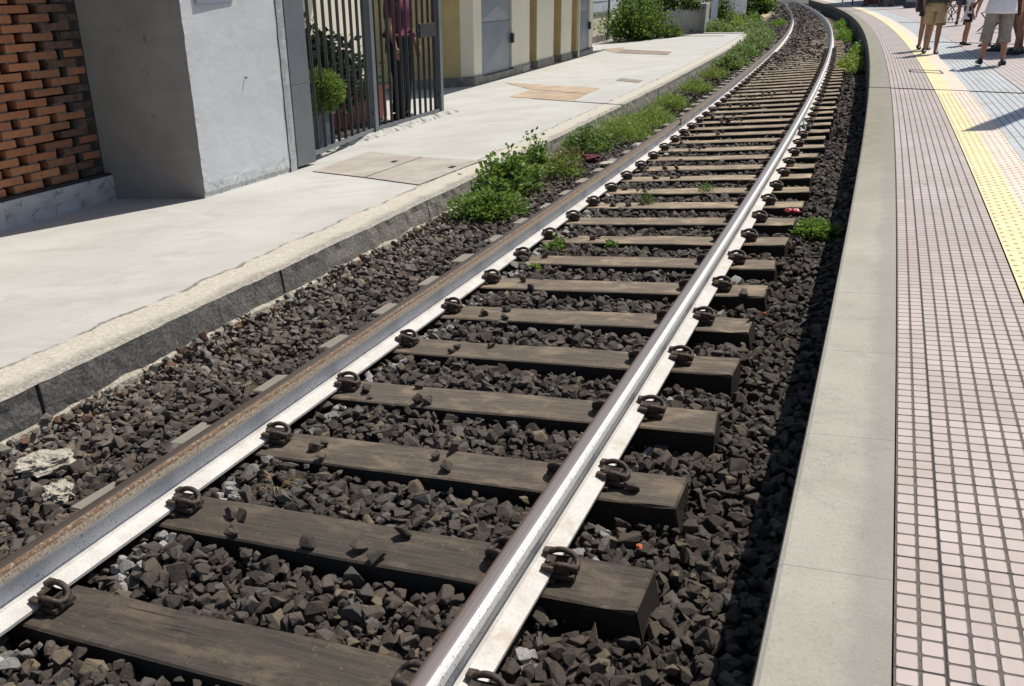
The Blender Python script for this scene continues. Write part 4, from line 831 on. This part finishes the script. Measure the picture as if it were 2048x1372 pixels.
plate('brown_cover', [(33.0, -7.70), (33.0, -6.77), (31.2, -6.47), (29.35, -6.34)], .010, simple('tan_plate', (.36, .29, .21), .8, 0, .2, 3, .2, 60, .003, 'Pos'), 'tan plate between the far end of the building and the large brown plate', 'cover')
b = MB(); b.quadprism([(14.28, -4.50), (14.36, -4.50), (12.43, -2.24), (12.36, -2.24)], .166, .1735); b.build('pavement_joint', MT['tar'], kind='structure')
b = MB(); b.quadprism([(40.4, -6.1), (41.2, -6.2), (37.2, -3.4), (36.5, -3.4)], .166, .1735); b.build('pavement_stain', MT['brown_plate'], kind='structure')

# ------------------------------------------------------------------ far left: wall, bush, block, fence, path
t = empty('cream_wall', at(42, -9.6, .17), 'cream boundary wall with a grey base and mesh fence behind the large bush', 'wall')
b = MB(); b.quadprism([(30.2, -9.9), (50, -8.9), (50, -9.2), (30.2, -10.2)], .45, 1.45); b.build('rendered_wall', MT['cream'], t)
b = MB(); b.quadprism([(30.2, -9.87), (50, -8.87), (50, -9.22), (30.2, -10.22)], .16, .449); b.build('base_course', MT['base_stone'], t)
b = MB(); b.quadprism([(38.6, -9.50), (44.0, -9.2), (44.0, -9.22), (38.6, -9.52)], 1.50, 2.3); b.build('banner', simple('banner_cloth', (.62, .66, .72), .7, 0, .12, 2.0, 0, coord='Pos', spots=((.55, .12, .14), 3.2, .66, .70)), t, label='pale banner hung along the mesh')
b = MB()
for k in range(6): b.tube([at(33+k*3, -9.75+k*.15, .2), at(33+k*3, -9.75+k*.15, 3)], .05, 8)
for k in range(4): b.tube([at(31+j*.95, -9.87+j*.048, 1.5+k*.45) for j in range(20)], .008, 4)
b.build('mesh_fence', MT['dark_steel'], t)
plant('large_bush', 39.4, -7.5, .17, 1.25, 1.5, 2.6, 420, 20, .15, [(.07, .13, .025), (.10, .17, .035), (.05, .095, .02), (.13, .20, .05)], 'large leafy green bush against the cream wall', 'bush', seed=90, droop=.2)
plant('small_bush', 39.6, -5.95, .17, .5, .7, .75, 110, 15, .11, [(.08, .13, .04), (.11, .16, .05)], 'small bush at the right foot of the large leafy bush', 'bush', seed=91)
t = empty('leaning_tree', at(42.5, -8.3, .17), 'tree with dark leaves reaching over the grey wall', 'tree')
b = MB(); b.tube([at(42.5, -8.3, .17), at(42.4, -7.7, 1.2), at(42.1, -6.9, 2.0), at(41.8, -5.9, 2.6)], [.09, .075, .055, .03], 8); b.tube([at(42.2, -7.2, 1.7), at(42.6, -6.3, 1.75), at(42.8, -5.5, 1.9)], [.045, .03, .015], 6); b.build('trunk', MT['stem'], t)
V_, F_, C_ = [], [], []; off = 0; r9 = np.random.default_rng(95)
for (s, l, h_, R_, n) in ((42.0, -6.9, 2.35, .7, 900), (42.0, -5.8, 2.3, .65, 900), (42.3, -5.0, 2.05, .45, 500), (42.1, -4.7, 1.75, .25, 160), (42.2, -7.9, 2.8, .8, 700), (42.4, -6.3, 3.2, 1.2, 1400), (41.2, -6.3, 1.62, .42, 500), (41.0, -5.5, 1.55, .36, 420), (41.0, -5.05, 1.38, .20, 140), (41.4, -6.9, 1.5, .5, 400)):
    c0 = np.array(at(s, l, h_)); P_ = c0+r9.normal(size=(n, 3))*R_*np.array([.5, .5, .36]); d = r9.normal(size=(n, 3)); d /= np.linalg.norm(d, axis=1)[:, None]; e = np.cross(d, r9.normal(size=(n, 3))); e /= np.linalg.norm(e, axis=1)[:, None]
    z_ = .15*r9.uniform(.6, 1.2, n)[:, None]; V_.append(np.stack([P_, P_+d*z_*.5+e*z_*.35, P_+d*z_, P_+d*z_*.5-e*z_*.35], 1).reshape(-1, 3)); F_.append((np.arange(n)*4)[:, None]+np.arange(4)[None]+off); off += 4*n
    C_.append(np.repeat(np.array([(.03, .05, .02)])*r9.uniform(.5, 1.6, n)[:, None], 4, 0))
o = bpy.data.objects.new('crown', arr_mesh('crown', np.concatenate(V_), np.concatenate(F_), np.concatenate(C_), MT['leaf'])); link(o); o.parent = t; o.matrix_parent_inverse = t.matrix_world.inverted()
b = MB(); b.quadprism([(41.8, -4.72), (46.6, -5.0), (48.6, -7.0), (46.0, -7.0)], .10, 1.44); bevel(b.build('grey_wall', MT['pale_block'], label='low plain grey wall end facing the camera beyond the pavement', cat='wall'), .02, 1)
t = empty('corrugated_fence', at(52, -4.6, 0), 'pale blue grey corrugated metal fence beside the weeds', 'fence')
for k, (a, c) in enumerate(((46.7, 50.0), (51.9, 74))):
    b = MB(); vs = []; S7 = np.arange(a, c, .06)
    for q, a_ in enumerate(S7):
        l = -4.95+(a_-46)*.026+.03*math.sin(q*1.05)
        vs += [at(a_, l, -.1), at(a_, l, 2.6)]
    b.add(vs, [(2*i, 2*i+2, 2*i+3, 2*i+1) for i in range(len(S7)-1)]); b.build('sheet_panel', MT['corrugated'], t)
plant('fence_creeper', 50.9, -4.85, -.1, .16, .55, 2.7, 110, 22, .16, [(.025, .045, .02), (.035, .06, .025)], 'dark creeper filling the gap between the fence panels', 'creeper', seed=97)
plant('dark_tree', 78, -3.6, 0, 1.2, 2.0, 3.0, 220, 20, .3, [(.02, .04, .018), (.03, .055, .02)], 'dark green tree beyond the far end of the corrugated fence', 'tree', seed=98)
b = MB(); q = [(58, -3.35), (62, -3.2), (70, -2.75), (85, -2.35), (110, -2.4)]; vs = []
for s_, l_ in q: vs += [at(s_, l_-.38, .02), at(s_, l_+.30, .02), at(s_, l_+.34, -.25)]
b.add(vs, [(3*i+k, 3*i+k+1, 3*i+k+4, 3*i+k+3) for i in range(len(q)-1) for k in range(2)]); b.build('stone_path', simple('path_stone', (.44, .34, .22), .9, 0, .25, 1.5, .5, 6, .03, 'Pos', spots=((.22, .17, .11), 3, .6, .7)), kind='structure')

# ------------------------------------------------------------------ platform details
b = MB(); b.quadprism([(10.12, 1.494), (10.15, 1.494), (8.69, 3.05), (8.66, 3.05)], .478, .4845); b.quadprism([(8.69, 3.05), (8.66, 3.05), (6.3, 5.6), (6.33, 5.6)], .478, .4845); b.build('expansion_joint', MT['tar'], kind='structure')
b = MB(); b.quadprism([(18.55, 2.6), (18.65, 2.6), (16.2, 3.9), (16.1, 3.9)], .478, .4845); b.build('expansion_joint', MT['tar'], kind='structure')
b = MB(); b.quadprism([(46.7, 1.5), (47.0, 1.5), (42.8, 4.5), (42.5, 4.5)], .478, .4845); b.build('expansion_joint', MT['tar'], kind='structure')
b = MB(); b.quadprism([(28.75, 2.6), (28.9, 2.6), (27.6, 3.3), (27.45, 3.3)], .478, .4845); b.build('expansion_joint', MT['tar'], kind='structure')
b = MB()
Q = [(12.26, 2.03), (11.85, 2.40), (11.40, 2.42), (11.92, 2.04)]
for i in range(4):
    p0 = np.array(Q[i]); p1 = np.array(Q[(i+1) % 4]); d = (p1-p0)/np.linalg.norm(p1-p0); n_ = np.array([-d[1], d[0]])*.006
    b.quadprism([tuple(p0-n_), tuple(p1-n_), tuple(p1+n_), tuple(p0+n_)], .483, .4875)
b.build('inspection_lid', MT['tar'], label='square lid outline set across the yellow strip near the walking man', cat='lid')

# ------------------------------------------------------------------ people
def ell(c, rx, ry, n=16, ax=None, tw=0.):
    ax = ax or Vector((0, 0, 1)); ax = ax.normalized(); x = Vector((1, 0, 0)); x = (x-ax*x.dot(ax)).normalized(); y = ax.cross(x)
    return [Vector(c)+x*rx*math.cos(2*math.pi*k/n)+y*ry*math.sin(2*math.pi*k/n) for k in range(n)]
def person(s, l, h, az, sc, label, top, bottom, shoe, skin='skin', hair=(.03, .02, .015), legs=((-.10, .0), (.10, .0)), lift=(0, 0), arms=None, hem=.82, sleeve=.45, kind='shorts', bag=None, watch=False, child=False, girth=1., face=True):
    M0 = Matrix.Translation(at(s, l, h)) @ Matrix.Rotation(az-math.pi/2, 4, 'Z') @ Matrix.Scale(sc, 4)
    t = empty('person', M0, label, 'person', 'people on the platform')
    g = girth; V = Vector; nodes = []; edges = []; rad = []
    def nd(p, r, par=None):
        nodes.append(V(p)); rad.append(r if isinstance(r, tuple) else (r, r)); i = len(nodes)-1
        if par is not None: edges.append((par, i))
        return i
    pel = nd((0, 0, .95), (.135*g, .11*g)); wa = nd((0, 0, 1.10), (.125*g, .10*g), pel); ch = nd((0, .005, 1.30), (.145*g, .11*g), wa); nb = nd((0, -.01, 1.46), (.065, .06), ch); nk = nd((0, .005, 1.53), .054, nb); hd = nd((0, .025, 1.61), (.072, .082), nk); ht = nd((0, .02, 1.70), (.068, .076), hd)
    nd((0, .118, 1.60), .012, hd)
    for e in (-1, 1): nd((e*.085, .015, 1.61), .014, hd)
    J = {}
    for e, (fx, fy), lf in ((-1, legs[0], lift[0]), (1, legs[1], lift[1])):
        hip = V((e*.095, 0, .90)); an = V((fx, fy-.03, .085+lf)); kn = (hip+an)/2+V((0, .035+.35*lf, .02)); ca = kn.lerp(an, .35)+V((0, -.018, 0))
        i = nd(hip, .092*g, pel); i = nd(kn, .057, i); i = nd(ca, .055, i); i = nd(an, .035, i)
        i = nd(an+V((e*.01, .03, -.035)), .034, i); nd(an+V((e*.025, .15, -.055)), .028, i); J['leg', e] = (hip, kn, an)
    ar = arms or (((-.27, .0, 1.14), (-.28, .08, .90)), ((.27, .0, 1.14), (.28, .08, .90)))
    for e, (el, wr) in ((-1, ar[0]), (1, ar[1])):
        sh = V((e*.185, -.01, 1.40)); el = V(el); wr = V(wr); i = nd(sh, .055*g, ch); i = nd(el, .040, i); i = nd(el.lerp(wr, .3), .040, i); i = nd(wr, .027, i)
        d = (wr-el).normalized(); side = d.cross(V((1, 0, 0))).normalized(); pm = nd(wr+d*.06, (.036, .022), i); J['arm', e] = (sh, el, wr)
        for k in range(4):
            o_ = side*(k-1.5)*.019; f1 = nd(wr+d*.105+o_, .0095, pm); nd(wr+d*(.105+(.055, .068, .064, .048)[k])+o_+V((-e*.018, 0, 0)), .0085, f1)
        f1 = nd(wr+d*.055-side*.04, .011, pm); nd(wr+d*.095-side*.055+V((-e*.01, 0, 0)), .009, f1)
    me = bpy.data.meshes.new('body'); me.from_pydata([tuple(p) for p in nodes], edges, []); me.materials.append(MT[skin])
    o = bpy.data.objects.new('body', me); link(o); o.parent = t
    md = o.modifiers.new('Skin', 'SKIN'); md.use_smooth_shade = True; md.branch_smoothing = .4
    for k, sv in enumerate(me.skin_vertices[0].data): sv.radius = rad[k]; sv.use_root = (k == 0)
    ss_ = o.modifiers.new('Subdivision', 'SUBSURF'); ss_.levels = 1; ss_.render_levels = 1
    # shirt
    b = MB(); R_ = []
    for z, rx, ry in ((hem, .205*g, .158*g), (hem+.05, .200*g, .154*g), (1.0, .178*g, .138*g), (1.12, .160*g, .125*g), (1.28, .180*g, .135*g), (1.37, .185*g, .13*g), (1.43, .14*g, .10), (1.475, .082, .075)):
        if z >= hem: R_.append(ell((random.uniform(-.003, .003), 0, z), rx*random.uniform(.98, 1.02), ry*random.uniform(.98, 1.02), 20))
    b.rings(R_)
    for e in (-1, 1):
        sh, el, wr = J['arm', e]; q = [sh+V((-e*.05, 0, .01)), sh+V((e*.0, 0, .0)), sh.lerp(el, .35), sh.lerp(el, .72)] if sleeve < .6 else [sh+V((-e*.05, 0, .01)), sh, sh.lerp(el, .5), el, el.lerp(wr, .5), el.lerp(wr, .92)]
        b.rings([ell(p, rr, rr, 12, (el-sh)) for p, rr in zip(q, (.07, .074, .07, .066, .058, .045))])
    so_ = b.build('shirt', top, t, world=False); sm = so_.modifiers.new('Solidify', 'SOLIDIFY'); sm.thickness = .006
    # legwear
    b = MB(); b.rings([ell((0, -.004, z), rx*g, ry*g, 20) for z, rx, ry in ((1.03, .148, .112), (.95, .160, .122), (.88, .168, .128), (.82, .166, .125), (.79, .14, .10))])
    end = {'shorts': .56, 'short': .45, 'capri': 1.35, 'trousers': 1.93, 'bermuda': .86}[kind]; w1 = {'shorts': .092, 'short': .10, 'capri': .078, 'trousers': .062, 'bermuda': .098}[kind]
    for e in (-1, 1):
        hip, kn, an = J['leg', e]; pts = []
        for k in range(9):
            u = end*k/8; p = hip.lerp(kn, u) if u <= 1 else kn.lerp(an, u-1); rr = .090*g+(w1*g**.5-.090*g)*min(1, k/5)+random.uniform(-.003, .003)
            pts.append(ell(p+V((e*.004, 0, -.01 if k else .02)), rr, rr*1.05, 16, (hip-kn if u < 1 else kn-an)))
        b.rings(pts)
    lo = b.build(kind if kind != 'short' else 'shorts', bottom, t, world=False); sm = lo.modifiers.new('Solidify', 'SOLIDIFY'); sm.thickness = .006
    for e in (-1, 1):
        an = J['leg', e][2]; b = MB(); x = an.x+e*.012; y = an.y; z0 = an.z-.085
        b.rings([[V((x+w*math.cos(a), y+yy+0*a, z0+hh*(.5+.5*math.sin(a)))) for a in np.linspace(0, 2*math.pi, 13)[:-1]] for yy, w, hh in ((-.085, .012, .05), (-.075, .036, .085), (-.02, .043, .10), (.05, .046, .08), (.12, .050, .062), (.165, .038, .05), (.185, .012, .03))], True, True)
        b.build('shoe', shoe, t, world=False)
    if face:
        b = MB(); q = []
        for k in range(7):
            a = k/6*math.pi*.62; q.append(ell((0, .008-.02*math.sin(a), 1.735-.19*(1-math.cos(a))*.55), max(.008, .087*math.sin(a)), max(.008, .098*math.sin(a)), 14))
        b.rings(q, True, False); b.build('hair', cloth('hair%d' % int(hair[0]*1000), hair), t, world=False)
        for e in (-1, 1):
            b = MB(); b.box((e*.03, .098, 1.632), (.024, .012, .012)); b.build('eye', MT['black'], t, world=False)
        b = MB(); b.box((0, .098, 1.562), (.05, .012, .009)); b.build('mouth', simple('lips', (.25, .08, .06), .6), t, world=False)
    if watch:
        sh, el, wr = J['arm', -1]; b = MB(); b.rings([ell(wr.lerp(el, k), .034, .034, 12, wr-el) for k in (.04, .12)]); b.build('watch', MT['black'], t, world=False)
    if bag:
        b = MB(); b.box((bag[0], bag[1], bag[2]), (.16, .30, .34)); bo = b.build('shoulder_bag', MT['black'], None, label='black bag hanging at the hip of the person in brown shorts', cat='bag'); bo.matrix_world = M0; bevel(bo, .05, 3)
    return t
HP = .482
B = math.radians
blk = MT['black']; navy = cloth('navy', (.014, .018, .035)); white = cloth('white', (.82, .82, .86), var=.08); khaki = cloth('khaki', (.60, .45, .26), var=.12); grey_c = cloth('greige', (.29, .265, .235), var=.22)
person(15.25, 2.46, HP, B(70+180), .86, 'person in khaki knee length shorts and black shoes walking on the yellow strip', cloth('olive', (.10, .10, .07)), khaki, blk, 'skin', legs=((-.08, .20), (.10, -.10)), kind='bermuda', hem=.95, arms=(((-.27, .02, 1.14), (-.20, .16, .92)), ((.27, 0, 1.14), (.24, .16, .90))), girth=1.08)
person(16.3, 2.42, HP, B(75+180), .86, 'person in dark brown shorts half hidden behind the khaki shorts', cloth('brownshirt', (.05, .04, .035)), cloth('brown', (.045, .03, .024)), blk, 'skin', legs=((-.05, .10), (.08, -.1)), kind='shorts', hem=.9, bag=(.20, .03, .92))
person(12.28, 3.08, HP, B(74), .86, 'person in a white T-shirt and grey cropped trousers, seen from behind', white, grey_c, blk, 'skin', legs=((-.15, .10), (.15, -.02)), kind='capri', hem=.80, girth=1.18, arms=(((-.30, -.03, 1.14), (-.33, .05, .89)), ((.30, -.03, 1.14), (.32, .04, .89))))
boy = person(16.8, 3.12, HP, B(-15), .60, 'child in a white T-shirt with a dark print and black shorts', white, navy, blk, 'skin', legs=((-.09, .02), (.09, .06)), kind='shorts', hem=.76, girth=.95, child=True)
b = MB(); b.add([(.165, -.05, 1.0), (.165, .06, 1.0), (.172, .06, 1.14), (.172, -.05, 1.14)], [(0, 1, 2, 3)])
for k in range(5): b.box((.172, -.03+k*.02, 1.20+.012*(k % 2)), (.006, .012, .05))
b.build('shirt_print', navy, boy, world=False)
b = MB(); b.box((.0, -.133, 1.06), (.15, .006, .17)); b.box((.02, -.134, 1.22), (.17, .006, .05)); b.build('shirt_print', navy, boy, world=False)
person(24.6, 3.82, HP, B(60), .86, 'person in dark grey shorts standing behind the child', cloth('darkgrey', (.06, .06, .065)), cloth('darkgrey2', (.075, .075, .08)), blk, 'skin_dark', kind='bermuda', legs=((-.1, .05), (.1, 0)))
person(15.75, 3.50, HP, B(190), .86, 'person in a blue shirt with a wristwatch beside the white T-shirt', cloth('blue', (.04, .055, .12)), cloth('darkblue', (.02, .025, .05)), blk, 'skin_dark', kind='shorts', watch=True, arms=(((-.27, .10, 1.16), (-.20, .32, 1.05)), ((.30, .14, 1.10), (.28, .34, .86))), legs=((-.1, .0), (.12, .1)))
person(14.6, 3.54, HP, B(160), .86, 'person with tanned bare legs and dark clothes at the right edge of the photo', navy, cloth('maroonskirt', (.06, .018, .018)), blk, 'skin_dark', legs=((-.12, .22), (.12, -.2)), kind='short')
person(13.9, 3.60, HP, B(185), .86, 'person with tanned legs in a brown skirt cut by the right edge of the photo', cloth('brick', (.10, .04, .03)), cloth('rust', (.10, .045, .03)), blk, 'skin_dark', legs=((-.08, .12), (.1, -.1)), kind='shorts', girth=1.1)
person(11.75, -6.0, .17, B(-20), 1.38, 'person in a magenta shirt and dark trousers standing behind the gate', cloth('magenta', (.13, .018, .055)), cloth('darktrousers', (.018, .019, .026)), blk, 'skin', kind='trousers', hem=.99, sleeve=.5, girth=1.25, legs=((-.10, 0), (.12, .03)))
fp = [(54.6, 2.92, 'person with bare legs at the far end of the platform, closest to its edge', (.30, .28, .26)), (52.2, 3.36, 'person with bare legs in the far shade, second from the platform edge', (.12, .10, .10)), (51.2, 3.5, 'person in pale clothes in the far shade beside the second one', (.30, .26, .22)), (49.8, 3.85, 'person in dark clothes in the far shade nearest the green stall', (.04, .04, .06))]
for k, (s_, l_, lab, c_) in enumerate(fp):
    person(s_, l_, HP, B(200+40*k), .86, lab, cloth('far%d' % k, c_), cloth('fars%d' % k, (.05, .05, .06)), blk, 'skin_dark', kind='shorts', face=False)

# ------------------------------------------------------------------ things under the far awning
t = empty('market_stall', at(58, 5.5, HP), 'dark green awning and stall shading the far end of the platform', 'stall')
b = MB(); b.quadprism([(60.2, 2.1), (48.6, 4.6), (52, 12), (74, 10), (74, 2.1)], 3.35, 3.48); b.build('awning', simple('green_canvas', (.03, .06, .045), .8), t)
for s_, l_ in ((60, 2.6), (49.2, 5.0), (73, 2.8), (55, 10)):
    b = MB(); b.tube([at(s_, l_, HP), at(s_, l_, 3.35)], .05, 8); b.build('pole', MT['dark_steel'], t)
b = MB(); b.quadprism([(50.5, 4.4), (52.5, 5.4), (54, 5.2), (52, 4.2)], HP, 1.6); b.build('counter', simple('green_board', (.022, .05, .04), .6), t)
b = MB(); b.quadprism([(58, 3.0), (57.2, 4.2), (58.4, 4.4), (59.2, 3.2)], .95, 1.35); b.quadprism([(58.1, 3.1), (57.4, 4.1), (57.5, 4.15), (58.2, 3.15)], HP, .95); b.build('red_bench', simple('red_vinyl', (.22, .03, .02), .6), label='red bench in the shade of the far green awning', cat='bench')
t = empty('sandwich_board', at(43.6, 4.1, HP), 'grey folding notice board standing in the sun before the awning', 'sign board')
m_ = frame(43.6, 4.12, HP, True)
for k, e in enumerate((-1, 1)):
    b = MB(); b.box(m_ @ Vector((0, e*.16, .38)), (.50, .02, .78), (m_.to_3x3() @ Matrix.Rotation(e*.2, 3, 'X')).to_4x4()); b.build('board', simple('slate_board%d' % k, (.06, .065, .07), .6), t)
    b = MB(); b.box(m_ @ Vector((0, e*(.155)-.013, .42)), (.40, .004, .35), (m_.to_3x3() @ Matrix.Rotation(e*.2, 3, 'X')).to_4x4()); b.build('panel', simple('grey_panel%d' % k, (.30, .32, .33), .6), t)
def chair(s_, l_, az, label):
    M0 = Matrix.Translation(at(s_, l_, HP)) @ Matrix.Rotation(az, 4, 'Z') @ Matrix.Scale(.86, 4); t = empty('cafe_chair', M0, label, 'chair', 'black folding chairs on the platform')
    for e in (-1, 1):
        for y0, y1 in ((-.24, .22), (.24, -.22)):
            b = MB(); b.tube([(e*.2, y0, 0), (e*.2, y1, .45)]+([(e*.2, y1-.12, .88)] if y1 < 0 else []), .014, 6); b.build('leg', blk, t, world=False)
    b = MB(); b.box((0, 0, .455), (.42, .40, .02)); b.build('seat', blk, t, world=False)
    b = MB(); b.box((0, -.31, .80), (.40, .02, .14)); b.build('backrest', blk, t, world=False)
chair(28.6, 4.0, B(30), 'black folding chair farthest back behind the khaki shorts'); chair(26.6, 3.95, B(-40), 'black folding chair just behind the person in dark grey shorts'); chair(20.4, 4.0, B(100), 'black folding chair between the child and the white T-shirt'); chair(21.9, 4.25, B(10), 'black folding chair behind the wristwatch arm')
t = empty('parasol', at(15.3, 4.35, HP), 'large unseen parasol, added beyond the right edge to cast shade', 'parasol')  # not in view; added to shade the people at the right edge
b = MB(); b.tube([at(15.3, 4.35, HP), at(15.3, 4.35, 2.95)], .03, 8); b.build('pole', MT['dark_steel'], t)
b = MB(); c_ = at(15.3, 4.35, 2.95); rg = [c_+Vector((1.3*math.cos(k*math.pi/4), 1.3*math.sin(k*math.pi/4), -.45)) for k in range(8)]; b.add([c_]+rg, [(0, k+1, (k+1) % 8+1) for k in range(8)]); b.build('canopy', cloth('parasol', (.30, .26, .20)), t)
# unseen lamp added outside the frame, its head shaped to shade the blue tiles
t = empty('added_lamp_post', at(10.6, 5.0, HP), 'tall unseen grey lamp with a flat head, added to throw a streak of shade', 'lamp')
b = MB(); b.tube([at(10.6, 5.0, HP), at(10.6, 5.0, 4.5)], .06, 10); b.build('pole', MT['grey_steel'], t)
b = MB(); b.quadprism([(8.0, 3.38), (11.2, 4.80), (11.2, 5.06), (8.0, 3.62)], 4.5, 4.6); b.build('shading_head', MT['grey_steel'], t)
print('objects', len(bpy.data.objects))
